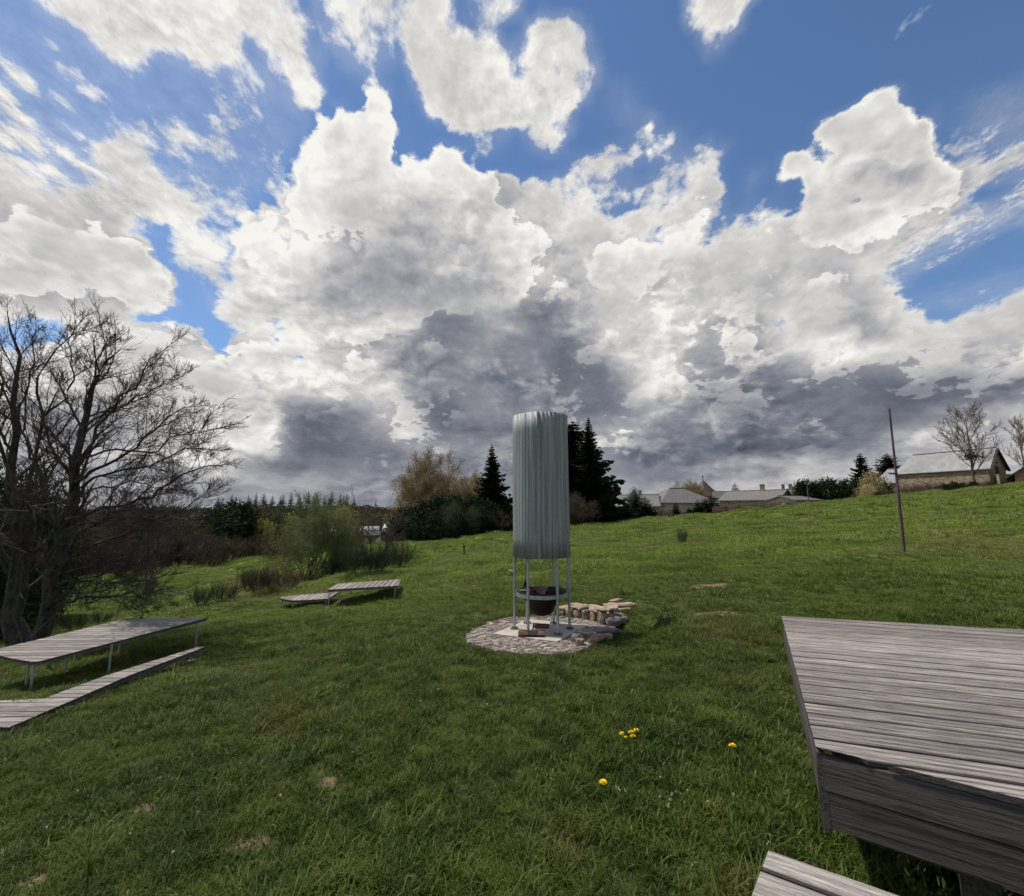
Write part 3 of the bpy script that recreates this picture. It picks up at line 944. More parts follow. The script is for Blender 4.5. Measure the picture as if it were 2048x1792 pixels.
# ------------------------------------------------------------------ boards cut to an outline
def line_span(poly, o, D, N, w):
    """interval along D where the line at offset w along N lies inside poly"""
    ts = []
    n = len(poly)
    for i in range(n):
        a, b = poly[i], poly[(i + 1) % n]
        wa = (a[0] - o[0]) * N[0] + (a[1] - o[1]) * N[1] - w
        wb = (b[0] - o[0]) * N[0] + (b[1] - o[1]) * N[1] - w
        if (wa > 0) != (wb > 0):
            f = wa / (wa - wb)
            x, y = a[0] + (b[0] - a[0]) * f, a[1] + (b[1] - a[1]) * f
            ts.append((x - o[0]) * D[0] + (y - o[1]) * D[1])
    return (min(ts), max(ts)) if len(ts) >= 2 else None


def boards(parent, poly, z, ang, width, gap, thick, mat_, name='plank', grooves=2, over=0.0, jitter=0.0015):
    """deck boards running at angle ang, cut to the outline; every board an object"""
    D = (math.cos(ang), math.sin(ang))
    N = (-D[1], D[0])
    o = poly[0]
    ws = [(p[0] - o[0]) * N[0] + (p[1] - o[1]) * N[1] for p in poly]
    w = min(ws) + 1e-3
    wmax = max(ws) - 1e-3
    out_ = []
    while w < wmax - 0.02:
        w1 = min(w + width - gap, wmax)
        prof = [(w, -.007), (w + .007, 0)]
        prof += [(q, 0) for q in ws if w + .009 < q < w1 - .009]
        for g in range(grooves):
            c = w + (w1 - w) * (g + 1) / (grooves + 1)
            prof += [(c - .0045, 0), (c, -.0065), (c + .0045, 0)]
        prof += [(w1 - .007, 0), (w1, -.007)]
        prof.sort(key=lambda q: q[0])
        sp_ = [line_span(poly, o, D, N, q[0]) for q in prof]
        if all(sp_):
            dz = random.uniform(-jitter, jitter)
            ea, eb = random.uniform(-over, over), random.uniform(-over, over)
            base_t = sp_[0][0]
            top = [(s[0] - base_t + ea, q[0] - w, q[1] + dz) for s, q in zip(sp_, prof)]
            top2 = [(s[1] - base_t + eb, q[0] - w, q[1] + dz) for s, q in zip(sp_, prof)]
            bot = [(top[-1][0], top[-1][1], -thick), (top[0][0], top[0][1], -thick)]
            bot2 = [(top2[-1][0], top2[-1][1], -thick), (top2[0][0], top2[0][1], -thick)]
            ring = top + bot
            ring2 = top2 + bot2
            n = len(ring)
            mb = MB()
            mb.add(ring + ring2, [tuple(range(n)), tuple(reversed(range(n, 2 * n)))] + [(i, i + n, (i + 1) % n + n, (i + 1) % n) for i in range(n)])
            b = mb.build(name, mat_, parent)
            wx = o[0] + D[0] * base_t + N[0] * w
            wy = o[1] + D[1] * base_t + N[1] * w
            pl = parent.location
            b.location = (wx - pl[0], wy - pl[1], z - pl[2])
            b.rotation_euler = (0, 0, ang)
            out_.append(b)
        w += width
    return out_


def inset(poly, d):
    c = Vector((sum(p[0] for p in poly) / len(poly), sum(p[1] for p in poly) / len(poly)))
    res = []
    for p in poly:
        v = Vector((p[0], p[1])) - c
        res.append(c + v * (1 - d / max(v.length, .01)))
    return res


def edge_rail(parent, poly, z, h, w, mat_, name='edge_rail'):
    pl = parent.location
    mb = MB()
    n = len(poly)
    for i in range(n):
        a, b = poly[i], poly[(i + 1) % n]
        mb.beam((a[0] - pl[0], a[1] - pl[1], z - pl[2]), (b[0] - pl[0], b[1] - pl[1], z - pl[2]), w, h)
    return mb.build(name, mat_, parent)


def local(parent, p):
    return Vector(p) - Vector(parent.location)


# ---- the big platform on the right
DZ = 0.85
p0, p1 = atz(1632, 1492, DZ), atz(1563, 1232, DZ)
e1 = (atz(2048, 1259, DZ) - p1).normalized()
e0 = (atz(2048, 1597, DZ) - p0).normalized()
deck_poly = [(p0.x, p0.y), (p1.x, p1.y), (p1.x + e1.x * 4.2, p1.y + e1.y * 4.2), (p0.x + e0.x * 4.0, p0.y + e0.y * 4.0)]
deck = empty('wooden_platform', (p0.x, p0.y, float(H(p0.x, p0.y))))
tag(deck, 'large raised grey plank platform with dark fascia boards on the right', 'platform')
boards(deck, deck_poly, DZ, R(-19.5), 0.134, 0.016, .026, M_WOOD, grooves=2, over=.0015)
pl_ = deck.location


def fascia(a, b, rows, zt, out_n):
    d = (b - a).normalized()
    L = (b - a).length
    ang = math.atan2(d.y, d.x)
    z = zt
    for k, hgt in enumerate(rows):
        mb = MB()
        t_ = .024
        mb.add([(0, -t_ / 2, -hgt + .003), (L, -t_ / 2, -hgt + .003), (L, t_ / 2, -hgt + .003), (0, t_ / 2, -hgt + .003),
                (0, -t_ / 2, -.003), (L, -t_ / 2, -.003), (L, t_ / 2, -.003), (0, t_ / 2, -.003)],
               [(0, 3, 2, 1), (4, 5, 6, 7), (0, 1, 5, 4), (1, 2, 6, 5), (2, 3, 7, 6), (3, 0, 4, 7)])
        o = mb.build('fascia_board', M_FASCIA, deck)
        q = Vector((a.x, a.y, 0)) + out_n * (-.016 - .002 * k)
        o.location = (q.x - pl_[0], q.y - pl_[1], z - pl_[2])
        o.rotation_euler = (0, 0, ang)
        z -= hgt


A0, A1 = Vector((p0.x, p0.y, 0)), Vector((p1.x, p1.y, 0))
B1 = Vector((deck_poly[3][0], deck_poly[3][1], 0))
nl_ = Vector((-(A1 - A0).y, (A1 - A0).x, 0)).normalized()
nf_ = Vector(((B1 - A0).y, -(B1 - A0).x, 0)).normalized()
df_ = (B1 - A0).normalized()
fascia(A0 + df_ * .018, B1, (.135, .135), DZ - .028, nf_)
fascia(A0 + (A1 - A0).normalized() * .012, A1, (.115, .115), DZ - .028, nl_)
mb = MB()
q = A0 + df_ * .012 + nf_ * (-.02)
mb.beam((q.x - pl_[0], q.y - pl_[1], DZ - .024 - pl_[2]), (q.x - pl_[0], q.y - pl_[1], DZ - .31 - pl_[2]), .03, .03, up=nf_)
mb.build('corner_trim', M_FASCIA, deck)
# joists behind and posts
for k, s in enumerate((.12, .75, 1.45)):
    mb = MB()
    a = A0 + df_ * .1 - nf_ * s
    b = B1 - df_ * .1 - nf_ * s
    a, b = local(deck, (a.x, a.y, DZ - .12 - (.17 if k == 0 else 0))), local(deck, (b.x, b.y, DZ - .12 - (.17 if k == 0 else 0)))
    if k == 0:
        mb.beam(a, b, .05, .12)
    else:
        a += Vector((.4, .0, 0)) * k
        mb.beam(a, b, .05, .15)
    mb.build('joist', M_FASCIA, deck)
for along, back in ((.46, .17), (2.4, .17), (1.0, 1.5), (3.0, 1.4)):
    c = A0 + df_ * along - nf_ * back
    g = float(H(c.x, c.y))
    mb = MB()
    w_ = .10
    a = local(deck, (c.x, c.y, g - .12))
    b = local(deck, (c.x - .0, c.y, DZ - .16))
    mb.beam(a, b, w_, w_, up=nf_)
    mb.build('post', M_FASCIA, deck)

# ---- platform at the photographer's feet
BZ = 0.85
b0, b1, b2 = atz(1538, 1697, BZ), atz(1814, 1792, BZ), atz(1515, 1760, BZ)
dd = (b1 - b0).normalized()
ee = (b2 - b0).normalized()
bp_ = [(b0.x, b0.y), (b0.x + dd.x * 2.0, b0.y + dd.y * 2.0), (b0.x + dd.x * 2.0 + ee.x * .64, b0.y + dd.y * 2.0 + ee.y * .64), (b0.x + ee.x * .64, b0.y + ee.y * .64)]
step = empty('wooden_bench_platform', (b0.x, b0.y, float(H(b0.x, b0.y))))
tag(step, 'pale wide-board wooden step at the bottom right edge of the picture', 'platform')
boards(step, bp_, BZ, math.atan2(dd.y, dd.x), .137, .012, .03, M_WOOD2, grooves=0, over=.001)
for s in (.25, 1.0, 1.75):
    mb = MB()
    for off in (.08, .52):
        c = b0 + dd * s + ee * off
        mb.beam(local(step, (c.x, c.y, float(H(c.x, c.y)) - .1)), local(step, (c.x, c.y, BZ - .03)), .07, .07, up=(1, 0, 0))
    mb.build('trestle', M_FASCIA, step)


# ---- low platforms on thin steel legs
def low_table(name, label, pix, z, ang_pix, width, legs, group=None, thick=.022, cat='platform', side=.028, rail=.016):
    poly = [atz(a, b, z) for a, b in pix]
    c = sum(poly, Vector()) / len(poly)
    e = empty(name, (c.x, c.y, float(H(c.x, c.y))))
    tag(e, label, cat, group)
    P = [(p.x, p.y) for p in poly]
    if isinstance(ang_pix, float):
        ang = ang_pix
    else:
        a, b = atz(*ang_pix[0], z), atz(*ang_pix[1], z)
        ang = math.atan2(b.y - a.y, b.x - a.x)
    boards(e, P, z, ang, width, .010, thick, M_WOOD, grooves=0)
    ip = [(q.x, q.y) for q in inset(P, .03)]
    edge_rail(e, ip, z - thick - side / 2 - .001, side, rail, M_DARKSTEEL, 'steel_rim')
    for lx, ly in legs:
        q = atz(lx, ly, z)
        g = float(H(q.x, q.y))
        mb = MB()
        a, b = local(e, (q.x, q.y, z - thick - .006)), local(e, (q.x, q.y, g - .03))
        mb.tube([a, b], .0145, 8)
        mb.box((b.x, b.y, b.z + .035), (.07, .07, .008))
        mb.build('leg', M_GALV, e)
    return e


big_z = -.05
t1_ = low_table('low_wooden_platform', 'large grey slatted platform on thin steel legs beside the bare tree', [(417, 1235), (249, 1238), (-2, 1297), (-14, 1305), (0, 1311), (36, 1319.5), (62, 1323), (78, 1322.5)], big_z,
                R(2.0), .118, [(396, 1240), (245, 1241), (224, 1285), (70, 1317), (60, 1310), (140, 1268)], 'low slatted platforms on the lawn')
t2_ = low_table('low_wooden_walkway', 'narrow angled plank walkway lying low in front of the large platform on the left', [(412, 1293), (260, 1350), (85, 1426), (19, 1454), (-120, 1452), (-120, 1404), (57, 1408), (209, 1352), (398, 1293)], -.305,
                R(2.0), .118, [(385, 1298), (262, 1345), (150, 1392), (22, 1448)], 'low slatted platforms on the lawn', side=.045)
t3_ = low_table('low_wooden_platform', 'small upper slatted platform overlapping the lower one before the willow bush', [(654.3, 1179.3), (674, 1167.6), (801, 1158.3), (797, 1171.3)], -.10,
                ((654.3, 1179.3), (674, 1167.6)), .125, [(658.5, 1178.5), (679, 1169.5), (790, 1170), (794, 1161)], 'low slatted platforms on the lawn', side=.03)
t4_ = low_table('low_wooden_platform', 'small lower slatted platform with one rounded end on the lawn', [(559, 1195.4), (564, 1193.4), (585, 1191), (676, 1184.5), (657, 1197.6), (598.6, 1200.6), (580, 1200.2), (566, 1198)], -.36,
                ((657, 1197.6), (676, 1184.5)), .125, [(564, 1197), (586, 1199.5), (652, 1196.6), (668, 1187)], 'low slatted platforms on the lawn', side=.03)

# ------------------------------------------------------------------ paved round, slab, stones
gz = PAVE[2]


def stone_mesh(seed, sx, sy, sz, n=10, rough=.12, flat=0.0):
    r_ = random.Random(seed)
    me = MB()
    rings = []
    prof = [(.80, -.5), (1.0, -.15), (1.0, .25), (.80, .46), (.42, .5)] if not flat else [(.92, -.5), (1.0, 0), (.97, .40), (.88, .5), (.4, .5)]
    vs = []
    rad = [1 + r_.uniform(-rough, rough) * 1.6 for _ in range(n)]
    for s, z in prof:
        for k in range(n):
            a = 2 * math.pi * (k + .5 * r_.random()) / n
            ca, sa = math.cos(a), math.sin(a)
            # squarish outline
            q = (abs(ca) ** 3.2 + abs(sa) ** 3.2) ** (-1 / 3.2)
            rr_ = q * rad[k] * s * (1 + r_.uniform(-rough, rough) * .5)
            vs.append((ca * rr_ * sx / 2, sa * rr_ * sy / 2, (z + r_.uniform(-.08, .08)) * sz))
    fs = []
    m = len(prof)
    for i in range(m - 1):
        for k in range(n):
            fs.append((i * n + k, i * n + (k + 1) % n, (i + 1) * n + (k + 1) % n, (i + 1) * n + k))
    fs.append(tuple(reversed(range(n))))
    fs.append(tuple(range((m - 1) * n, m * n)))
    me.add(vs, fs)
    return me.mesh('stone')


pav = empty('stone_paving', (PAVE[0], PAVE[1], gz))
tag(pav, 'round terrace of narrow granite setts on edge beneath the fire pit', 'paving')
# bed of sand and mortar
outline_px = [(932, 1271), (950, 1258), (985, 1243), (1020, 1233), (1080, 1229), (1140, 1233), (1200, 1243), (1225, 1252), (1216, 1268), (1180, 1290), (1150, 1303), (1100, 1307), (1040, 1305), (985, 1297), (945, 1286)]
outl = [atz(a, b, gz) for a, b in outline_px]
opoly = [(p.x, p.y) for p in outl]
mb = MB()
mb.prism([(p.x - PAVE[0], p.y - PAVE[1]) for p in outl], -.08, -.008)
M_BED = mat('mortar_bed', (.12, .095, .08, 1), (.27, .225, .19, 1), 30, .95, .006)
mb.build('mortar_bed', M_BED, pav)
slab_px = [(985, 1267), (1058, 1238), (1177, 1250), (1114, 1283)]
slab = [atz(a, b, gz + .012) for a, b in slab_px]
spoly = [(p.x, p.y) for p in slab]
mb = MB()
mb.prism([(p.x - PAVE[0], p.y - PAVE[1]) for p in slab], -.06, .012)
so = mb.build('concrete_slab', M_CONC, pav)
so['label'] = 'smooth pale concrete slab set in the middle'


def inpoly(x, y, P):
    c = False
    for i in range(len(P)):
        x0, y0 = P[i]
        x1_, y1_ = P[(i + 1) % len(P)]
        if (y0 >= y) != (y1_ >= y) and x < (x1_ - x0) * (y - y0) / (y1_ - y0) + x0:
            c = not c
    return c


sett_meshes = [stone_mesh(100 + i, random.uniform(.08, .15), random.uniform(.026, .05), .06, n=8, rough=.20) for i in range(10)]
for m_ in sett_meshes:
    m_.materials.append(M_STONE)
setts = []
yy = PAVE[1] - 1.5
row = 0
while yy < PAVE[1] + 1.3:
    xx = PAVE[0] - 2.0 + random.uniform(0, .1)
    while xx < PAVE[0] + 1.6:
        # gently arched courses
        x_ = xx
        y_ = yy + .10 * math.sin((xx - PAVE[0]) * 1.6 + 1) + random.uniform(-.006, .006)
        if inpoly(x_, y_, opoly) and not inpoly(x_, y_, [tuple(q) for q in [(a[0] + (a[0] - PAVE[0]) * .04, a[1] + (a[1] - PAVE[1]) * .04) for a in spoly]]):
            setts.append((x_, y_))
        xx += random.uniform(.115, .145)
    yy += .049
    row += 1
setts.sort(key=lambda s: s[1])
rest = MB()
for k, (x_, y_) in enumerate(setts):
    m_ = random.choice(sett_meshes)
    rz = math.cos((x_ - PAVE[0]) * 1.6 + 1) * .16 + random.uniform(-.16, .16)
    dz = random.uniform(-.012, .006)
    if k < 298:
        o = link('sett', m_, None, pav)
        o.location = (x_ - PAVE[0], y_ - PAVE[1], -.020 + dz)
        o.rotation_euler = (random.uniform(-.12, .12), random.uniform(-.08, .08), rz)
    else:
        M_ = Matrix.Translation((x_ - PAVE[0], y_ - PAVE[1], -.020 + dz)) @ Matrix.Rotation(rz, 4, 'Z') @ Matrix.Rotation(random.uniform(-.12, .12), 4, 'X')
        rest.add([M_ @ v.co for v in m_.vertices], [tuple(p.vertices) for p in m_.polygons])
if rest.v:
    tag(rest.build('sett', M_STONE, pav), kind='stuff')
print('setts', len(setts))

# low dry-stone wall round the back and right of the terrace
wall = empty('dry_stone_wall', tuple(atz(1190, 1236, gz)))
tag(wall, 'low curved dry-stone retaining wall behind the right side of the fire pit', 'wall')
big_meshes = [stone_mesh(300 + i, 1, 1, 1, n=12, rough=.13, flat=1) for i in range(8)]
for m_ in big_meshes:
    m_.materials.append(M_WALLSTONE)
dark_meshes = [stone_mesh(340 + i, 1, 1, 1, n=12, rough=.13) for i in range(4)]
for m_ in dark_meshes:
    m_.materials.append(M_DARKSTONE)


def wstone(x, y, z, sx, sy, sz, rz=0., dark=False, tilt=.06, parent=None, name='stone'):
    parent = parent or wall
    o = link(name, random.choice(dark_meshes if dark else big_meshes), None, parent)
    o.location = local(parent, (x, y, z))
    o.scale = (sx, sy, sz)
    o.rotation_euler = (random.uniform(-tilt, tilt), random.uniform(-tilt, tilt), rz)
    return o


# course of face stones along the foot, from left to right: pixel feet
foot_px = [(1122, 1231), (1136, 1233.5), (1152, 1236), (1168, 1239), (1184, 1243), (1199, 1248)]
feet = [atz(a, b, gz) for a, b in foot_px]
for i, p in enumerate(feet):
    q = feet[min(i + 1, len(feet) - 1)]
    pr = feet[max(i - 1, 0)]
    d = (q - pr).normalized()
    n_ = Vector((-d.y, d.x, 0))
    if n_.y < 0:
        n_ = -n_
    rz = math.atan2(d.y, d.x)
    hgt = (.095 + .018 * i) * random.uniform(.85, 1.2)
    wstone(p.x + n_.x * .05, p.y + n_.y * .05, gz + hgt / 2 - .01, .128 + .02 * random.random(), .13, hgt, rz)
    # flat cap stones
    if i % 2 == 0 or i > 3:
        wstone(p.x + n_.x * .10, p.y + n_.y * .10, gz + hgt + .02, .27, .21, .045, rz + random.uniform(-.2, .2), tilt=.04)
    wstone(p.x + n_.x * .28, p.y + n_.y * .28, gz + hgt + .012, .22, .17, .05, rz + random.uniform(-.4, .4), tilt=.05)
# right end: stacked flat slabs and tumbled blocks
for (a, b, z, sx, sy, sz, rz, dk) in [
        (1216, 1244, .07, .24, .20, .13, .3, False), (1212, 1238, .14, .26, .20, .10, -.2, False), (1225, 1233, .19, .30, .22, .05, .1, False), (1243, 1236, .15, .34, .20, .045, -.15, False),
        (1250, 1232, .205, .34, .22, .05, .12, False), (1240, 1241, .10, .28, .20, .05, .2, False), (1262, 1235, .13, .16, .14, .06, .4, False), (1232, 1228, .24, .26, .12, .05, .5, False),
        (1228, 1251, .06, .27, .17, .13, .35, True), (1243, 1246, .06, .20, .15, .11, .1, True),
        (1205, 1268, .045, .40, .20, .09, -.1, True), (1172, 1274, .04, .30, .24, .09, .25, False), (1196, 1279, .03, .22, .13, .07, .2, False), (1186, 1284, .02, .16, .10, .06, .4, False), (1216, 1275, .02, .13, .09, .06, .1, False),
        (1153, 1283, .04, .15, .15, .13, .7, True), (1160, 1290, .03, .12, .12, .10, .2, False)]:
    p = atz(a, b, gz + .0)
    wstone(p.x, p.y, gz + z * .9, sx, sy, sz, rz, dk, tilt=.12)
p = atz(1200, 1216, gz + .16)
mb = MB()
mb.tube([p, p + Vector((.10, .02, .01)), p + Vector((.17, .03, .05))], [.02, .024, .014], 7)
# ------------------------------------------------------------------ fire pit with tall corrugated flue
TX, TY = 0.4515, 6.77
_c = atz(1084, 1257, gz + .012)
TX, TY = _c.x, _c.y
fire = empty('fire_pit', (TX, TY, gz + .012))
tag(fire, 'tall corrugated steel cylinder on six steel legs above an iron fire bowl', 'fire pit')
z0 = gz + .012
ztop, zbot = 3.265 - z0, 1.10 - z0
rad_c = .432


def corr(r0, z_a, z_b, n=42, sub=10, amp=.0044):
    """trapezoid-waved sheet, slightly uneven"""
    N_ = n * sub
    zs = np.linspace(z_a, z_b, 9)
    vs, fs = [], []
    r_ = random.Random(5)
    amps = [amp * r_.uniform(.75, 1.15) for _ in range(n)]
    for zi, z in enumerate(zs):
        for k in range(N_):
            a = 2 * math.pi * (k + 2.6 * math.sin(k * .061) + 1.7 * math.sin(k * .143 + 1)) / N_
            ph = (k % sub) / sub
            w_ = math.tanh(2.2 * math.sin(2 * math.pi * ph)) * amps[k // sub]
            bow = .004 * math.sin(a * 3 + z * 1.7)
            rr_ = r0 + w_ + bow
            edge = .0
            vs.append((rr_ * math.cos(a), rr_ * math.sin(a), z + edge))
    for i in range(len(zs) - 1):
        for k in range(N_):
            k2 = (k + 1) % N_
            fs.append((i * N_ + k, i * N_ + k2, (i + 1) * N_ + k2, (i + 1) * N_ + k))
    b = len(vs)
    # inner skin 2 mm inside
    vs += [(x * (1 - .0022 / r0), y * (1 - .0022 / r0), z) for x, y, z in vs]
    fs += [tuple(reversed([i + b for i in f])) for f in fs]
    top = (len(zs) - 1) * N_
    for k in range(N_):
        k2 = (k + 1) % N_
        fs.append((top + k, top + k2, top + k2 + b, top + k + b))
        fs.append((k2, k, k + b, k2 + b))
    return vs, fs


m_, nt, bs = base_mat('corrugated_galvanised', .6, .4)
tcn = nd(nt, 'ShaderNodeTexCoord')
nz = nd(nt, 'ShaderNodeTexNoise', {'Vector': nd(nt, 'ShaderNodeMapping', {0: tcn.outputs['Object'], 3: (28, 28, .8)}).outputs[0], 'Scale': 1.0, 'Detail': 4.0}).outputs[0]
sp2 = nd(nt, 'ShaderNodeTexVoronoi', {'Vector': tcn.outputs['Object'], 'Scale': 60.0}).outputs['Color']
spv = nd(nt, 'ShaderNodeSeparateColor', {0: sp2}).outputs[0]
col = mixc(nt, mth(nt, 'ADD', mth(nt, 'MULTIPLY', sstep(nt, nz, .3, .7), .8), mth(nt, 'MULTIPLY', spv, .2)), (.16, .175, .178, 1), (.33, .35, .352, 1))
nt.links.new(col, bs.inputs['Base Color'])
bs.inputs['Metallic'].default_value = .15
rg = nd(nt, 'ShaderNodeMapRange', {0: nz, 1: .3, 2: .7, 3: .68, 4: .5}).outputs[0]
nt.links.new(rg, bs.inputs['Roughness'])
M_CORR = m_
mb = MB()
vs, fs = corr(rad_c, zbot, ztop)
mb.add(vs, fs)
flue = mb.build('flue_cylinder', M_CORR, fire, smooth=True)
for sa in (-97, -31):
    a_ = R(sa)
    mb = MB()
    c_, s_ = math.cos(a_), math.sin(a_)
    rr_ = rad_c + .0075
    mb.beam((rr_ * c_, rr_ * s_, zbot + .01), (rr_ * c_, rr_ * s_, ztop - .01), .035, .0022, up=(c_, s_, 0))
    mb.build('seam', M_CORR, flue)
    mb = MB()
    for k in range(14):
        z_ = zbot + .07 + k * (ztop - zbot - .14) / 13
        mb.tube([(rr_ * c_, rr_ * s_, z_), ((rr_ + .006) * c_, (rr_ + .006) * s_, z_)], .006, 6)
    mb.build('rivets', M_DARKSTEEL, flue)
# six legs
r_leg = .413
la = [R(a) for a in (-122, -60, -2, 60, 121, 182)]
M_LEG = M_GALV
for a in la:
    x_, y_ = r_leg * math.cos(a), r_leg * math.sin(a) * .92
    mb = MB()
    mb.tube([(x_, y_, .012), (x_, y_, zbot + 1.3)], .0205, 14)
    lg = mb.build('leg', M_LEG, fire, smooth=False)
    mb = MB()
    mb.lathe((x_, y_, 0), [(.0, .001), (.062, .001), (.062, .011), (.024, .011), (.024, .03), (.0205, .031)], 18)
    for k in range(4):
        an = a + k * math.pi / 2 + .7
        mb.tube([(x_ + .047 * math.cos(an), y_ + .047 * math.sin(an), .011), (x_ + .047 * math.cos(an), y_ + .047 * math.sin(an), .03)], .008, 6)
    mb.build('foot_plate', M_DARKSTEEL, lg)
# peg on the left leg
mb = MB()
mb.tube([(-.44, -.005, .845), (-.50, -.01, .85)], .007, 6)
mb.build('peg', mat('pale_peg', (.6, .56, .5, 1), (.7, .66, .6, 1), 10), fire)
# carrying ring: flat band on edge
rz_ = .555 - z0
mb = MB()
mb.lathe((0, 0, rz_), [(.386, -.028), (.392, -.028), (.392, .028), (.386, .028)], 48, close=True)
mb.build('ring', M_GALV, fire, smooth=False)
mb = MB()
for a in la:
    mb.beam((.388 * math.cos(a), .388 * math.sin(a) * .95, rz_), (.41 * math.cos(a), .41 * math.sin(a) * .94, rz_), .03, .03)
mb.build('ring_bracket', M_GALV, fire)
# fire bowl
bowl = MB()
prof = [(.372, .045), (.378, .035), (.355, .02), (.30, -.055), (.225, -.13), (.20, -.19), (.178, -.25), (.12, -.305), (.001, -.33)]
inner = [(.001, -.315), (.11, -.29), (.165, -.24), (.188, -.185), (.212, -.125), (.288, -.045), (.345, .028), (.362, .045)]
bowl.lathe((0, 0, rz_), prof + inner, 40, close=True)
bw = bowl.build('fire_bowl', M_RUST, fire, smooth=True)
mb = MB()
for s in (-1, 1):
    mb.tube([(s * .36, -.12, rz_ + .03), (s * .30, -.10, rz_ + .06), (s * .2, -.13, rz_ + .05)], .006, 6)
mb.tube([(-.35, .06, rz_ + .035), (.0, -.02, rz_ + .05), (.35, .05, rz_ + .035)], .006, 6)
mb.build('grate_bar', M_DARKSTEEL, bw)

# hanging fire tool
hp = at(1052.5, 1128, 6.95)
tool = empty('fire_shovel', tuple(hp))
tag(tool, 'rusty long-handled fire shovel hanging inside the left legs of the fire pit', 'shovel')
mb = MB()
mb.tube([(0, 0, .12), (.002, 0, .0), (-.008, 0, -.16), (.0, 0, -.235)], .0065, 6)
mb.build('handle', M_RUST, tool)
mb = MB()
mb.add([(-.012, 0, -.23), (.012, 0, -.23), (.045, -.01, -.345), (-.05, -.01, -.335), (-.012, .008, -.23), (.012, .008, -.23), (.045, .0, -.345), (-.05, .0, -.335)],
       [(0, 1, 2, 3), (7, 6, 5, 4), (0, 4, 5, 1), (1, 5, 6, 2), (2, 6, 7, 3), (3, 7, 4, 0)])
mb.build('blade', M_RUST, tool)
mb = MB()
mb.box((.028, -.03, -.30), (.035, .03, .07))
mb.build('tag', mat('red_brown_tag', (.22, .10, .08, 1), (.3, .15, .12, 1), 10), tool)


# logs
def log(name, label, c, L, r, rz, char):
    e = empty(name, tuple(c), rz)
    tag(e, label, 'log', 'firewood logs on the slab')
    r_ = random.Random(hash(label) % 999 if False else int(L * 1000))
    n = 14
    vs, fs = [], []
    rings = 9
    for i in range(rings):
        f = i / (rings - 1)
        x_ = (f - .5) * L
        for k in range(n):
            a = 2 * math.pi * k / n
            yy_, zz_ = math.cos(a) * r, math.sin(a) * r
            # split face: flat cut on the top-front
            cut = yy_ * -.55 + zz_ * .83
            lim = r * (.35 + .12 * math.sin(f * 9))
            if cut > lim:
                yy_ -= -.55 * (cut - lim)
                zz_ -= .83 * (cut - lim)
            q = 1 + r_.uniform(-.05, .05)
            vs.append((x_ + r_.uniform(-.006, .006), yy_ * q, zz_ * q))
    for i in range(rings - 1):
        for k in range(n):
            fs.append((i * n + k, i * n + (k + 1) % n, (i + 1) * n + (k + 1) % n, (i + 1) * n + k))
    fs += [tuple(reversed(range(n))), tuple(range((rings - 1) * n, rings * n))]
    MB().add(vs, fs).build('split_wood', M_LOG, e)
    if char:
        mb = MB()
        vs2 = [(x, y * 1.02, z * 1.02) for x, y, z in vs[3 * n:7 * n]]
        f2 = []
        for i in range(3):
            for k in range(n):
                if i == 0 and k % 3:
                    pass
                f2.append((i * n + k, i * n + (k + 1) % n, (i + 1) * n + (k + 1) % n, (i + 1) * n + k))
        mb.add(vs2, f2)
        mb.build('charred_patch', M_CHAR, e)
    return e


lc = atz(1063, 1274, gz + .012)
log('split_log', 'charred split log lying in front of the fire pit legs', Vector((lc.x, lc.y + .03, gz + .012 + .042)), .37, .048, R(-2), True)
lc = atz(1082, 1256, gz + .012)
log('split_log', 'smaller brown split log lying behind under the fire bowl', Vector((lc.x, lc.y + .02, gz + .012 + .03)), .24, .036, R(-14), False)

# stump-like block at the terrace edge
# ------------------------------------------------------------------ purple post, stake
pb = gnd(1809, 1107)
post = empty('purple_post', (pb.x, pb.y, pb.z - .05))
tag(post, 'tall thin faded purple wooden post standing alone in the meadow', 'post')
tt = pb.y / pdir(1809, 1107).y
tp = at(1778.5, 817, tt)
v_ = tp - Vector(post.location)
mb = MB()
vs = []
for f, w_ in ((0, .022), (.45, .020), (.451, .0175), (1, .013)):
    c_ = v_ * f
    for i, j in ((-1, -1), (1, -1), (1, 1), (-1, 1)):
        vs.append((c_.x + i * w_, c_.y + j * w_, c_.z))
fs = []
for i in range(3):
    for k in range(4):
        fs.append((i * 4 + k, i * 4 + (k + 1) % 4, (i + 1) * 4 + (k + 1) % 4, (i + 1) * 4 + k))
fs += [(3, 2, 1, 0), (12, 13, 14, 15)]
mb.add(vs, fs)
mb.build('shaft', M_PURPLE, post)
mb = MB()
c_ = v_ * .56
mb.beam((c_.x - .16, c_.y, c_.z), (c_.x + .03, c_.y, c_.z - .01), .03, .03)
mb.build('cleat', M_PURPLE, post)

sb = gnd(928, 1111)
stake = empty('broken_stake', (sb.x, sb.y, sb.z - .03))
tag(stake, 'short dark broken stake standing in the meadow left of the fire pit', 'stake')
ts_ = sb.y / pdir(928, 1111).y
k_ = ts_ / FPX
mb = MB()
mb.tube([(0, 0, 0), (.0, 0, 14 * k_), (-.5 * k_, 0, 19 * k_), (-1 * k_, 0, 27 * k_)], [1.2 * k_, 1.6 * k_, 1.3 * k_, .8 * k_], 7)
mb.build('shaft', M_BARK, stake)
mb = MB()
mb.tube([(0, 0, 17 * k_), (3.2 * k_, 0, 19.5 * k_)], [1.2 * k_, .7 * k_], 6)
mb.build('stub', M_BARK, stake)


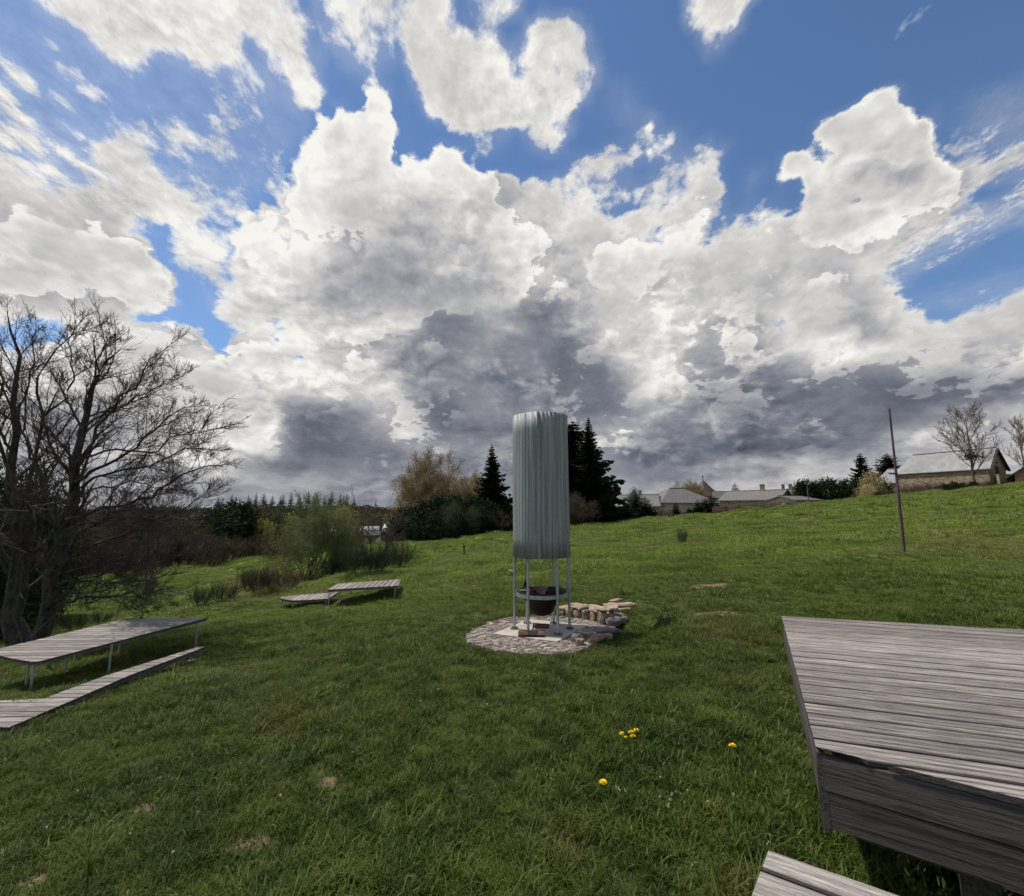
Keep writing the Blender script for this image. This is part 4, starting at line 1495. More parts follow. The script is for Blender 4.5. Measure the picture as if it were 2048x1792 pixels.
# ------------------------------------------------------------------ buildings
def gable_house(name, label, cat, A, B, depth, zb, ze, zr, wall_m, roof_m, over=.35, hip=0.0, windows=(), chimneys=(), door=None, th=.16, gable_win=None, group=None, hl=0.0):
    """A,B: front eave corners in plan (left, right seen from the camera); depth goes away from the camera"""
    A, B = Vector((A[0], A[1], 0)), Vector((B[0], B[1], 0))
    d = (B - A)
    L = d.length
    ang = math.atan2(d.y, d.x)
    e = empty(name, (A.x, A.y, zb), ang)
    tag(e, label, cat, group)
    h, r = ze - zb, zr - zb
    W = depth
    # walls in local coordinates: x along front, y away from camera (left normal)
    mb = MB()
    t_ = .0
    hx = L * hip
    if hip:
        mb.prism([(0, 0), (L, 0), (L, W), (0, W)], 0, h)
    else:
        mb.add([(0, 0, 0), (L, 0, 0), (L, W, 0), (0, W, 0), (0, 0, h), (L, 0, h), (L, W, h), (0, W, h), (hl, W / 2, r - .05), (L, W / 2, r - .05)],
               [(0, 1, 5, 4), (1, 2, 6, 9, 5), (2, 3, 7, 6), (3, 0, 4, 8, 7), (0, 3, 2, 1), (4, 5, 9, 8), (6, 7, 8, 9)])
    mb.build('wall', wall_m, e)
    o_ = over
    s = (r - h) / (W / 2)
    zo = h - s * o_
    rf = MB()
    x0_, x1_ = -o_, L + o_
    vs = [(x0_, -o_, zo), (x1_, -o_, zo), (x1_, W + o_, zo), (x0_, W + o_, zo), (x0_ + hx + hl, W / 2, r), (x1_ - hx, W / 2, r)]
    vs += [(x, y, z + th) for x, y, z in vs]
    tops = [(6, 7, 11, 10), (8, 9, 10, 11), (7, 8, 11), (9, 6, 10)] if hip else [(6, 7, 11, 10), (8, 9, 10, 11)]
    bots = [(0, 4, 5, 1), (2, 5, 4, 3)] + ([(1, 5, 2), (3, 4, 0)] if hip else [])
    if hip:
        sides = [(0, 1, 7, 6), (1, 2, 8, 7), (2, 3, 9, 8), (3, 0, 6, 9)]
    else:
        sides = [(0, 1, 7, 6), (2, 3, 9, 8), (1, 5, 11, 7), (5, 2, 8, 11), (3, 4, 10, 9), (4, 0, 6, 10)]
    rf.add(vs, tops + bots + sides)
    ro = rf.build('roof', roof_m, e)
    mb = MB()
    mb.beam((x0_ + hx + hl, W / 2, r + th + .02), (x1_ - hx, W / 2, r + th + .02), .26, .10)
    mb.build('ridge_cap', M_SLATE2 if roof_m is M_SLATE2 else M_SLATE, ro)
    for (fx_, fy_, w_, hh) in chimneys:
        mb = MB()
        zc = h + (r - h) * (1 - abs(fy_ - .5) * 2)
        mb.box((L * fx_, W * fy_, zc + hh / 2), (w_, w_ * .7, hh + .8))
        mb.box((L * fx_, W * fy_, zc + hh + .28), (w_ + .14, w_ * .7 + .14, .12))
        mb.build('chimney', M_RUBBLE, ro)
    for (fx_, fz_, w_, hh) in windows:
        mb = MB()
        mb.box((L * fx_, -.01, h * fz_), (w_ + .16, .08, hh + .16))
        wo = mb.build('window', M_RENDER, e)
        mb = MB()
        mb.box((L * fx_, -.045, h * fz_), (w_, .04, hh))
        mb.build('pane', M_GLASS, wo)
        mb = MB()
        mb.box((L * fx_, -.07, h * fz_), (.05, .02, hh))
        mb.build('glazing_bar', M_WHITE, wo)
    return e


def plan(px, t):
    d = pdir(px, 1000)
    return (d.x * t, d.y * t)


def zat(px, py, t):
    return at(px, py, t).z


# barn with lean-to on the right
S_ = 68.0 / 52.0
bt1, bt2 = 68.0, 79.0
Ab, Bb = plan(1797, bt2), plan(1986, bt1)
ze = zat(1986, 934, bt1)
zb = zat(1986, 985, bt1) - .8
zr = ze + 3.1
barn = gable_house('stone_barn', 'long rubble-stone barn with a pale slate roof behind the bushes on the right', 'barn', Ab, Bb, 5.4, zb, ze + .05, zr, M_RUBBLE, M_SLATE2, over=.3, th=.12, hl=1.9)
bl = (Vector(Bb) - Vector(Ab)).length
mb = MB()
for zz in (0.0,):
    mb.box((bl + .02, 2.6, 4.0), (.10, .95, 1.7))
mb.build('loft_door', M_DARKWOOD, barn)
mb = MB()
mb.box((bl + .02, 2.6, 5.5), (.10, 1.1, .16))
mb.build('lintel', M_DARKWOOD, barn)
mb = MB()
mb.box((bl + .02, 1.9, 2.3), (.10, .9, 1.6))
mb.build('door', M_DARKWOOD, barn)
for s in (0, 1):
    mb = MB()
    y0_, y1_ = (-.3, 2.7) if s == 0 else (5.7, 2.7)
    hh_, rr_ = ze + .05 - zb, zr - zb
    sl = (rr_ - hh_) / 2.7
    mb.beam((bl + .34, y0_, hh_ - sl * .3 - .10), (bl + .34, y1_, rr_ - .10), .06, .36, up=(1, 0, 0))
    mb.build('barge_board', M_DARKWOOD, barn)
# lean-to
la_, lb_ = plan(1752, 81.5), plan(1796.5, 79.1)
lz = zat(1752, 966, 81.5)
gable_house('stone_outhouse', 'small stone outhouse with pale roof joined to the left end of the barn', 'outhouse', la_, lb_, 4.6, zb - .6, lz, lz + 2.5, M_RUBBLE, M_SLATE2, over=.15, th=.1, hl=1.9)

# building cut by the right edge
A_, B_ = plan(2034, 74), plan(2037, 62)
zc_ = zat(2037, 947, 62)
gable_house('stone_cottage', 'reddish stone cottage cut off by the right edge of the picture', 'cottage', A_, B_, 7.5, zat(2034, 990, 62), zc_, zc_ + 2.9, M_REDWALL, M_SLATE3, over=.75, th=.16)
q_ = plan(2022, 66)
mb = MB()
mb.box((0, 0, 1.4), (4.5, .4, 2.8))
lw = mb.build('garden_wall', M_RUBBLE)
lw.location = (q_[0] + .8, q_[1], zat(2022, 978, 66) - .6)
tag(lw, 'low grey stone wall linking the barn gable and the cottage', 'wall')

# village behind the meadow
vt = 100.0


def vh(name, label, pl, pr, tl, tr, py_e, py_r, depth, wall_m, roof_m, **k):
    A_, B_ = plan(pl, tl), plan(pr, tr)
    zE = zat((pl + pr) / 2, py_e, (tl + tr) / 2)
    zR = zat((pl + pr) / 2, py_r, (tl + tr) / 2 + depth / 2)
    return gable_house(name, label, 'house', A_, B_, depth, min(float(H(*A_)), float(H(*B_))) - .8, zE, zR, wall_m, roof_m, **k)


vh('village_house', 'wide grey-roofed house directly right of the tall spruces', 1212, 1318, 96, 90, 1012, 991, 8, M_RUBBLE, M_SLATE, hip=.14, chimneys=[(.55, .5, .6, .7)])
vh('village_house', 'house with a pale hipped roof and beige walls below the church', 1322, 1436, 92, 96, 1004, 978, 9, M_RENDER, M_SLATE, hip=.42, windows=[(.16, .45, 1.0, 1.1), (.5, .45, 1.0, 1.1), (.8, .45, 1.0, 1.1)], over=.5)
vh('village_house', 'long low house with a grey-brown slate roof left of the street lamp', 1440, 1556, 88, 80, 1000, 983, 7.5, M_RUBBLE, M_SLATE, windows=[(.2, .5, .9, 1.1), (.45, .5, .9, 1.1), (.75, .5, .9, 1.1)], chimneys=[(.62, .5, .7, .9)])
vh('village_house', 'dark brown-roofed house behind the beige shed', 1556, 1632, 96, 92, 1006, 979, 9, M_RUBBLE, M_SLATE3, hip=.25, chimneys=[(.1, .5, .6, .8), (.3, .5, .6, .8)])
vh('garden_shed', 'low beige shed with a flat grey roof in front of the dark-roofed house', 1590, 1650, 76, 79, 1001, 994, 5, M_RENDER, M_SLATE, th=.2, over=.4)
vh('village_house', 'small beige-gabled house seen between the two larger village roofs', 1426, 1462, 118, 116, 996, 984, 7, M_RENDER, M_SLATE3)
# church with bell tower
cp_ = plan(1402, 130)
ch = empty('church', (cp_[0], cp_[1], float(H(*cp_)) - 1), R(25))
tag(ch, 'stone village church with a small pointed bell tower behind the hipped roof', 'church')
zc0 = ch.location.z
zt_ = zat(1408, 982, 130) - zc0
za_ = zat(1408, 966, 130) - zc0
mb = MB()
mb.box((1.2, 0, zt_ / 2), (4.0, 3.6, zt_))
tw = mb.build('tower', M_REDWALL, ch)
mb = MB()
mb.add([(-1.1, -2.1, zt_), (3.5, -2.1, zt_), (3.5, 2.1, zt_), (-1.1, 2.1, zt_), (1.2, 0, za_ + 1.0)], [(0, 1, 4), (1, 2, 4), (2, 3, 4), (3, 0, 4), (3, 2, 1, 0)])
sp_o = mb.build('spire', M_SLATE3, ch)
mb = MB()
mb.beam((1.2, 0, za_ + .8), (1.2, 0, za_ + 2.4), .16, .16, up=(0, 1, 0))
mb.beam((.7, 0, za_ + 1.9), (1.7, 0, za_ + 1.9), .14, .14)
mb.build('cross', M_DARKSTEEL, sp_o)
mb = MB()
zn = zat(1390, 992, 130) - zc0
mb.add([(-7, -3.5, 0), (-.8, -3.5, 0), (-.8, 3.5, 0), (-7, 3.5, 0), (-7, -3.5, zn), (-.8, -3.5, zn), (-.8, 3.5, zn), (-7, 3.5, zn), (-7, 0, zn + 2.4), (-.8, 0, zn + 2.4)],
       [(0, 1, 5, 4), (1, 2, 6, 9, 5), (2, 3, 7, 6), (3, 0, 4, 8, 7), (4, 5, 9, 8), (6, 7, 8, 9)])
mb.build('nave', M_SLATE3, ch)

# street lamp
lp = plan(1617, 70)
lz0 = float(H(*lp))
lamp = empty('street_lamp', (lp[0], lp[1], lz0))
tag(lamp, 'slender dark street lamp with a lantern beside the beige shed', 'street lamp')
lh = zat(1617, 968, 70) - lz0
mb = MB()
mb.tube([(0, 0, -.2), (0, 0, lh)], [.09, .05], 8)
mb.build('pole', M_DARKSTEEL, lamp)
mb = MB()
mb.lathe((0, 0, lh), [(.02, -.1), (.16, 0), (.30, .55), (.34, .58), (.1, .85), (.01, .95)], 8)
mb.build('lantern', M_DARKSTEEL, lamp)
mb = MB()
mb.tube([(-.38, 0, lh + .2), (-.40, 0, lh + .8), (-.2, 0, lh + 1.3), (.15, 0, lh + 1.35), (.38, 0, lh + .9), (.38, 0, lh + .3)], .03, 6)
mb.build('bracket', M_DARKSTEEL, lamp)

# long glossy polytunnels glimpsed through the trees on the left
for (xl, xr, yt, yb, tt_) in ((668, 762, 1060, 1073, 66), (786, 834, 1050, 1064, 70), (836, 905, 1047, 1055, 72)):
    a, b = at(xl, yb, tt_), at(xr, yb - 7 if xl < 700 else yb - 5, tt_ + 4)
    hgt = (yb - yt + 5) / 900 * tt_
    e = empty('polytunnel', tuple(a))
    lab = {668: 'shiny white polytunnel behind the green willow bush', 786: 'bright white polytunnel right of the bare thorn bush', 836: 'distant white polytunnel glimpsed through the dark thicket'}[xl]
    tag(e, lab, 'polytunnel', 'polytunnels beyond the meadow')
    d = b - a
    n_ = Vector((-d.y, d.x, 0)).normalized() * (hgt * .9)
    mb = MB()
    K = 9
    vs = []
    for p in (Vector((0, 0, 0)), Vector((d.x, d.y, 0))):
        for k in range(K):
            an = math.pi * k / (K - 1)
            q = p + n_ * (1 - math.cos(an)) + Vector((0, 0, hgt * math.sin(an)))
            vs.append(q)
    fs = [(k, k + 1, K + k + 1, K + k) for k in range(K - 1)] + [tuple(range(K)), tuple(range(K, 2 * K))]
    mb.add(vs, fs)
    mb.add([v - Vector((0, 0, 8)) if k in (0,) else v for k, v in enumerate([vs[0], vs[K], vs[K] - Vector((0, 0, 6)), vs[0] - Vector((0, 0, 6))])], [(0, 1, 2, 3)])
    mb.build('cover', M_WHITE, e, smooth=True)
print('THINGS', round(time.time() - T0, 1))

# ------------------------------------------------------------------ branching
VR = np.random.default_rng(11)


def norm(a):
    return a / np.maximum(np.linalg.norm(a, axis=-1, keepdims=True), 1e-9)


def interp_poly(P, s):
    """P (N,K,3), s (N,) in 0..1 -> point and tangent"""
    K = P.shape[1]
    f = np.clip(s * (K - 1), 0, K - 1 - 1e-6)
    i = f.astype(int)
    t = (f - i)[:, None]
    n = np.arange(len(P))
    a, b = P[n, i], P[n, i + 1]
    return a * (1 - t) + b * t, norm(b - a)


def kids(P, Rr, m, s0=.25, s1=1.0, ang=42, lf=(.35, .6), up=.25, wig=.12, rf=.55, K=5, tip=True, floor=.0015, shape=.5):
    """grow m children on each of N branches. returns P2 (N*m,K,3), R2 (N*m,K)"""
    N = len(P)
    L = np.linalg.norm(np.diff(P, axis=1), axis=-1).sum(1)
    idx = np.repeat(np.arange(N), m)
    s = np.tile((np.arange(m) + .5) / m, N) + VR.uniform(-.5, .5, N * m) / m
    s = s0 + (s1 - s0) * np.clip(s, 0, 1)
    if tip:
        s = np.where(np.tile(np.arange(m) == m - 1, N), .98, s)
    pos, tan = interp_poly(P[idx], s)
    Kp = P.shape[1]
    rp = np.array([np.interp(si, np.linspace(0, 1, Kp), Rr[i]) for si, i in zip(s, idx)])
    rnd = norm(VR.normal(size=(N * m, 3)))
    perp = norm(rnd - tan * (rnd * tan).sum(1, keepdims=True))
    a = np.radians(ang) * VR.uniform(.6, 1.3, N * m)
    if tip:
        a = np.where(np.tile(np.arange(m) == m - 1, N), a * .3, a)
    d = tan * np.cos(a)[:, None] + perp * np.sin(a)[:, None]
    d = norm(d + np.array([0, 0, up]) * VR.uniform(.4, 1.4, (N * m, 1)))
    ln = L[idx] * VR.uniform(lf[0], lf[1], N * m) * (1 - shape * s)
    pts = [pos]
    cur = d
    for k in range(K - 1):
        cur = norm(cur + VR.normal(size=(N * m, 3)) * wig + np.array([0, 0, up * .25]))
        pts.append(pts[-1] + cur * (ln / (K - 1))[:, None])
    P2 = np.stack(pts, 1)
    r0 = np.maximum(rp * rf, floor)
    R2 = np.maximum(r0[:, None] * np.linspace(1, .35, K)[None], floor * .7)
    return P2, R2


def tubes(P, Rr, n=4):
    """(N,K,3),(N,K) -> verts, quads"""
    N, K, _ = P.shape
    T = np.empty_like(P)
    T[:, 1:-1] = P[:, 2:] - P[:, :-2]
    T[:, 0] = P[:, 1] - P[:, 0]
    T[:, -1] = P[:, -1] - P[:, -2]
    T = norm(T)
    ref = np.where(np.abs(T[..., 2:3]) < .9, np.array([0, 0, 1.0]), np.array([1.0, 0, 0]))
    S = norm(np.cross(T, ref))
    U = np.cross(T, S)
    a = 2 * np.pi * np.arange(n) / n
    V = P[:, :, None] + (S[:, :, None] * np.cos(a)[:, None] + U[:, :, None] * np.sin(a)[:, None]) * Rr[:, :, None, None]
    V = V.reshape(-1, 3)
    b = (np.arange(N) * K * n)[:, None, None]
    i = np.arange(K - 1)[None, :, None] * n
    k = np.arange(n)[None, None, :]
    k2 = (k + 1) % n
    q = np.stack([b + i + k, b + i + k2, b + i + n + k2, b + i + n + k], -1).reshape(-1, 4)
    return V, q


def join(parts):
    vs, fs, o = [], [], 0
    for v, f in parts:
        vs.append(v)
        fs.append(f + o)
        o += len(v)
    return np.vstack(vs), fs


def leaves_at(pts, size, aspect=.5, jitter=.0, droop=0.0, tri=False):
    """small leaf quads at points"""
    N = len(pts)
    pts = pts + VR.normal(size=(N, 3)) * jitter
    d = norm(VR.normal(size=(N, 3)) + np.array([0, 0, -droop]))
    s = norm(np.cross(d, VR.normal(size=(N, 3))))
    sz = size * VR.uniform(.6, 1.3, (N, 1))
    a = pts
    b = pts + d * sz * .5 + s * sz * aspect * .5
    c = pts + d * sz
    e = pts + d * sz * .5 - s * sz * aspect * .5
    V = np.stack([a, b, c, e], 1).reshape(-1, 3)
    F = np.arange(N * 4).reshape(N, 4)
    return V, F


def resample(pts, K):
    pts = np.array(pts, float)
    # Catmull-Rom-ish smooth resample
    L = np.concatenate([[0], np.cumsum(np.linalg.norm(np.diff(pts, axis=0), axis=1))])
    s = np.linspace(0, L[-1], K)
    return np.stack([np.interp(s, L, pts[:, i]) for i in range(3)], -1)


# ------------------------------------------------------------------ big bare trees on the left
def traced_tree(name, label, base_px, t, limbs, r0, group, mat_trunk, twig_m, seed, n1=9, n2=6, n3=4, floor=.0032, sub=.42):
    global VR
    VR = np.random.default_rng(seed)
    base = gnd(*base_px)
    k = t / FPX
    e = empty(name, tuple(base - Vector((0, 0, .1))))
    tag(e, label, 'tree', group)
    bp = np.array(e.location)
    Ps, Rs = [], []
    for pts, dep, ra, rb in limbs:
        w = []
        n = len(pts)
        for i, (x, y) in enumerate(pts):
            f = i / (n - 1)
            q = at(x, y, t + dep[0] * (1 - f) + dep[1] * f)
            w.append(np.array(q) - bp)
        P = resample(w, 14)
        P[1:-1] += VR.normal(size=(12, 3)) * .035
        Ps.append(P)
        Rs.append(np.linspace(1, 0, 14) ** .8 * (ra - rb) * (.90 if not Rs else .44) + rb * .55)
    trunk = [0]
    V, q = tubes(np.stack(Ps)[:1], np.stack(Rs)[:1], 12)
    link('trunk', mesh_np('trunk', V, [q], True), mat_trunk, e)
    P0, R0 = np.stack(Ps), np.stack(Rs)
    L0 = tubes(P0[1:], R0[1:], 8)
    link('limbs', mesh_np('limbs', L0[0], [L0[1]], True), mat_trunk, e)
    P1, R1 = kids(P0, R0, n1, .22, 1.0, 44, (.18, sub), .08, .10, .42, K=7, floor=floor * 1.8, shape=.60)
    P2, R2 = kids(P1, R1, n2, .12, 1.0, 42, (.38, .66), .16, .12, .6, K=5, floor=floor * 1.3)
    P3, R3 = kids(P2, R2, n3, .12, 1.0, 40, (.45, .8), .10, .13, .65, K=4, floor=floor)
    P4, R4 = kids(P3, R3, 3, .15, 1.0, 42, (.45, .85), .05, .14, .7, K=3, floor=floor * .8)
    print(name, len(P1), len(P2), len(P3), len(P4))
    V, F = join([tubes(P1, R1, 5), tubes(P2, R2, 4), tubes(P3, R3, 3), tubes(P4, R4, 3)])
    link('branches', mesh_np('branches', V, F, False), twig_m, e)
    return e


BT = [
    ([(72, 1296), (95, 1200), (120, 1100), (138, 1010), (152, 930), (166, 850), (182, 780), (214, 700), (240, 700)], (0, .3), .165, .012),
    ([(104, 1218), (130, 1206), (165, 1193), (215, 1190), (262, 1186), (318, 1206)], (0, -.5), .075, .010),
    ([(118, 1128), (170, 1098), (215, 1082), (262, 1062), (330, 1058), (385, 1066)], (0, .5), .070, .010),
    ([(132, 1040), (190, 1022), (250, 1010), (310, 985), (360, 950), (405, 935), (440, 930)], (0, -.4), .085, .010),
    ([(146, 965), (200, 935), (260, 900), (310, 862), (352, 820), (398, 812)], (0, .7), .075, .010),
    ([(150, 935), (185, 880), (215, 830), (262, 775), (300, 735), (322, 705)], (0, -.8), .070, .010),
    ([(158, 880), (178, 800), (196, 740), (205, 700), (232, 668)], (0, .5), .055, .010),
    ([(126, 1075), (95, 1000), (70, 930), (78, 850), (118, 790), (160, 745)], (0, .8), .080, .010),
    ([(138, 1010), (175, 960), (235, 940), (290, 935), (335, 915), (385, 892), (432, 900)], (0, 1.0), .065, .010),
    ([(110, 1150), (160, 1140), (230, 1130), (300, 1128), (360, 1112), (405, 1102)], (0, 1.1), .050, .009),
    ([(128, 1060), (175, 1050), (240, 1035), (300, 1040), (365, 1020), (415, 985)], (0, -1.0), .060, .009),
    ([(90, 1220), (150, 1165), (210, 1150), (265, 1160), (330, 1150)], (0, -1.2), .045, .009),
    ([(160, 860), (215, 820), (290, 790), (340, 760), (372, 745)], (0, .2), .050, .009),
    ([(112, 1120), (160, 1100), (205, 1110), (260, 1100), (320, 1095)], (0, 1.3), .04, .008),
    ([(106, 1170), (150, 1155), (190, 1170), (240, 1165), (290, 1178)], (0, -.9), .04, .008),
    ([(122, 1090), (170, 1060), (220, 1030), (280, 1010), (330, 1020)], (0, -1.3), .045, .008),
    ([(140, 990), (185, 985), (235, 970), (280, 965), (335, 975), (380, 990)], (0, 1.4), .045, .008),
    ([(152, 925), (230, 900), (300, 905), (350, 870), (425, 860)], (0, -1.0), .050, .009),
]
traced_tree('bare_tree', 'spreading bare tree with a leaning dark trunk at the left table', (80, 1291), 9.0, BT, .2, 'bare trees at the left edge', M_BARK, M_TWIG_DK, 21, 19, 8, 4, sub=.46)
BT2 = [
    ([(28, 1290), (22, 1180), (30, 1060), (22, 960), (36, 880), (28, 800), (40, 730), (24, 670), (14, 622)], (0, .5), .145, .010),
    ([(30, 1060), (55, 980), (62, 900), (92, 830), (78, 760), (105, 712), (140, 672), (152, 640)], (0, -.3), .09, .010),
    ([(24, 980), (4, 900), (-10, 820), (6, 760), (-30, 700), (-60, 660)], (0, .6), .08, .010),
    ([(60, 920), (40, 860), (50, 790), (70, 720), (62, 680), (72, 645)], (0, .8), .055, .010),
    ([(92, 830), (130, 790), (150, 740), (130, 690), (165, 640)], (0, .2), .045, .009),
    ([(26, 1120), (-30, 1050), (-80, 960), (-130, 880)], (0, 0), .08, .010),
    ([(28, 900), (-20, 850), (-50, 780), (-80, 700)], (0, -.4), .06, .010),
]
traced_tree('bare_tree', 'taller upright bare tree standing at the very left edge', (28, 1291), 9.9, BT2, .2, 'bare trees at the left edge', M_BARK, M_TWIG_DK, 22, 18, 7, 4, sub=.40)
BT3 = [
    ([(52, 1292), (40, 1220), (48, 1140), (62, 1060), (88, 1000), (100, 940), (112, 880)], (0, .8), .10, .010),
    ([(44, 1200), (10, 1140), (-10, 1060), (-40, 1000)], (0, .2), .08, .010),
    ([(48, 1150), (90, 1110), (110, 1050), (118, 980), (140, 930)], (0, 1.2), .07, .010),
]
traced_tree('bare_tree', 'shorter bare stem between the two large bare trees', (52, 1292), 10.2, BT3, .2, 'bare trees at the left edge', M_BARK, M_TWIG_DK, 23, 14, 6, 4, sub=.40)


# ------------------------------------------------------------------ generic plants (built once, copied)
def forked(h, spread, n, lean, r, seed, fork=.25, wig=.06, base_r=.0, K=9, up=.7, dome=.15):
    """n stems from the ground, each curving out and up"""
    rr = np.random.default_rng(seed)
    P, Q = [], []
    for i in range(n):
        a = rr.uniform(0, 2 * math.pi) if n > 2 else i * math.pi + rr.uniform(-.4, .4)
        sf = math.sqrt(rr.uniform(.06, 1.0))
        s = spread * sf
        hh = h * rr.uniform(.85, 1.0) * (1 - dome * sf * sf)
        pts = []
        bx, by = rr.normal(size=2) * base_r
        for k in range(K):
            f = k / (K - 1)
            g = f ** up
            pts.append((bx + math.cos(a) * s * g * (1 - .25 * f), by + math.sin(a) * s * g * (1 - .25 * f), hh * f))
        pts = np.array(pts)
        pts[1:] += rr.normal(size=(K - 1, 3)) * wig * h * .2
        P.append(pts)
        Q.append(np.linspace(1, .18, K) * r * rr.uniform(.7, 1))
    return np.stack(P), np.stack(Q)


def plant(name, trunk_PQ, levels, mt, mtw, leaf=None, seed=1, ntr=8):
    """returns a root Empty template (not placed) with parts trunk, crown, foliage"""
    global VR
    VR = np.random.default_rng(seed)
    P, Q = trunk_PQ
    e = empty(name, (0, 0, 0))
    V, q = tubes(P, Q, ntr)
    link('trunk', mesh_np('trunk', V, [q], True), mt, e)
    parts = []
    cur = (P, Q)
    for lv in levels:
        cur = kids(*cur, **lv)
        parts.append(tubes(*cur, 3))
    if parts:
        V, F = join(parts)
        link('crown', mesh_np('crown', V, F), mtw, e)
    if leaf:
        lm, per, size, asp, jit = leaf
        Pt = cur[0]
        N, K, _ = Pt.shape
        idx = VR.integers(0, N, per)
        s = VR.uniform(.2, 1, per)
        pos, _t = interp_poly(Pt[idx], s)
        V, F = leaves_at(pos, size, asp, jit)
        link('foliage', mesh_np('foliage', V, [F]), lm, e)
    return e


def kids_of(o):
    return [c for c in COL.objects if c.parent is o]


_children = {}


def place(tpl, loc, rz=0.0, sc=1.0, label=None, cat=None, group=None, name=None):
    """first use moves the template, later uses copy it with its parts"""
    if tpl.name not in _children:
        _children[tpl.name] = [c for c in COL.objects if c.parent is tpl]
        r = tpl
    else:
        r = tpl.copy()
        COL.objects.link(r)
        for c in _children[tpl.name]:
            d = c.copy()
            COL.objects.link(d)
            d.parent = r
    if hasattr(sc, '__len__'):
        r.scale = sc
    else:
        r.scale = (sc, sc, sc)
    r.location = loc
    r.rotation_euler = (0, 0, rz)
    for k in ('label', 'category', 'group'):
        if k in r:
            del r[k]
    tag(r, label, cat, group)
    return r


def clump_plant(name, ellipsoids, n, size, lm, mt, seed, asp=.6, stems=3, h=2.0, jit=.0, clump=.22):
    """dense leafy shrub: leaf quads grouped in clumps through the crown's volume"""
    global VR
    VR = np.random.default_rng(seed)
    e = empty(name, (0, 0, 0))
    P, Q = forked(h * .8, h * .25, stems, 0, h * .02, seed, base_r=h * .05)
    V, q = tubes(P, Q, 6)
    link('trunk', mesh_np('trunk', V, [q], True), mt, e)
    pts = []
    vol = np.array([a * b * c for (_, _, _, a, b, c) in ellipsoids])
    nb = np.maximum((n / 26 * vol / vol.sum()).astype(int), 3)
    for (cx, cy, cz, a, b, c), m in zip(ellipsoids, nb):
        d = norm(VR.normal(size=(m, 3))) * (VR.uniform(.25, 1.08, (m, 1)) ** .5)
        ctr = np.array([cx, cy, cz]) + d * np.array([a, b, c])
        for q_ in ctr:
            pts.append(q_ + VR.normal(size=(26, 3)) * clump * np.array([1, 1, .6]))
    pts = np.vstack(pts)
    pts = pts[pts[:, 2] > 0.02]
    V, F = leaves_at(pts, size, asp, jit)
    link('crown', mesh_np('crown', V, [F]), lm, e)
    return e


def conifer(name, h, rad, seed, lm, mt, whorls=26, per=9, twigs=11, droop=.25, bare=.06, power=.85):
    global VR
    VR = np.random.default_rng(seed)
    e = empty(name, (0, 0, 0))
    P = np.array([[[0, 0, h * f] for f in np.linspace(0, 1, 8)]])
    V, q = tubes(P, np.linspace(h * .017, h * .002, 8)[None], 8)
    link('trunk', mesh_np('trunk', V, [q], True), mt, e)
    vs, n0 = [], 0
    verts = []
    for w in range(whorls):
        f = bare + (1 - bare) * (w / (whorls - 1)) ** .92
        z = h * f
        L = rad * ((1 - f) ** power + .02) * VR.uniform(.8, 1.15)
        m = max(5, int(per * (1 - f * .35)))
        a0 = VR.uniform(0, 6.28)
        for b in range(m):
            a = a0 + 2 * math.pi * b / m + VR.uniform(-.3, .3)
            l = L * VR.uniform(.6, 1.15)
            ca, sa = math.cos(a), math.sin(a)
            tt_n = max(5, int(twigs * (l / rad) + 4))
            dr = droop * VR.uniform(.6, 1.4)
            s = (np.arange(tt_n) + VR.uniform(0, 1, tt_n)) / tt_n
            bx = s * l
            bz = -dr * l * np.sin(s * 2.4) + .10 * l * s * s + h * .004
            wdt = (l * .34) * (1.05 - s * .75) + h * .006
            for k in range(tt_n):
                for side in (-1, 1, 0):
                    wk = wdt[k] * VR.uniform(.5, 1.1)
                    ox, oy = bx[k] - wk * .2, side * wk
                    hang = -VR.uniform(.1, .7) * wk
                    if side == 0:
                        oy, hang = VR.uniform(-.3, .3) * wk, -wk * VR.uniform(.5, 1.0)
                    tipx = ox + wk * .75
                    wq = l * .05 + h * .006
                    z0_ = z + bz[k]
                    p = [(ox - wq, 0, 0), (ox + wq, 0, .0), (tipx + wq * .1, oy, hang), (tipx - wq * .9, oy * .9, hang - wq * .6)]
                    for (x_, y_, z_) in p:
                        verts.append((x_ * ca - y_ * sa, x_ * sa + y_ * ca, z0_ + z_))
    verts = np.array(verts)
    F = np.arange(len(verts)).reshape(-1, 4)
    link('boughs', mesh_np('boughs', verts, [F]), lm, e)
    return e


def hgt(px, py_top, t, base):
    return zat(px, py_top, t) - base.z


# conifers: two tall by the flue, one mid, others
spA = conifer('spruce_tree', 10, 3.1, 31, M_NEEDLE, M_BARK, whorls=44, per=10, twigs=9, droop=.36, power=.95)
spB = conifer('spruce_tree', 10, 3.3, 32, M_NEEDLE, M_BARK, whorls=34, per=10, twigs=9, droop=.24, power=.62)
spC = conifer('small_spruce', 10, 3.4, 33, M_NEEDLE, M_BARK, whorls=22, per=9, twigs=7, droop=.15, power=.72)
spD = conifer('ridge_spruce', 10, 2.0, 34, M_NEEDLE2, M_BARK, whorls=16, per=7, twigs=3, droop=.3, power=.6, bare=.12)


def put_con(tpl, px, t, py, label, group=None, wid=1.0, rz=0, cat='conifer'):
    b = foot(px, t)
    h = hgt(px, py, t, b)
    return place(tpl, tuple(b - Vector((0, 0, .1))), rz, (h / 10 * wid, h / 10 * wid, h / 10), label, cat, group)


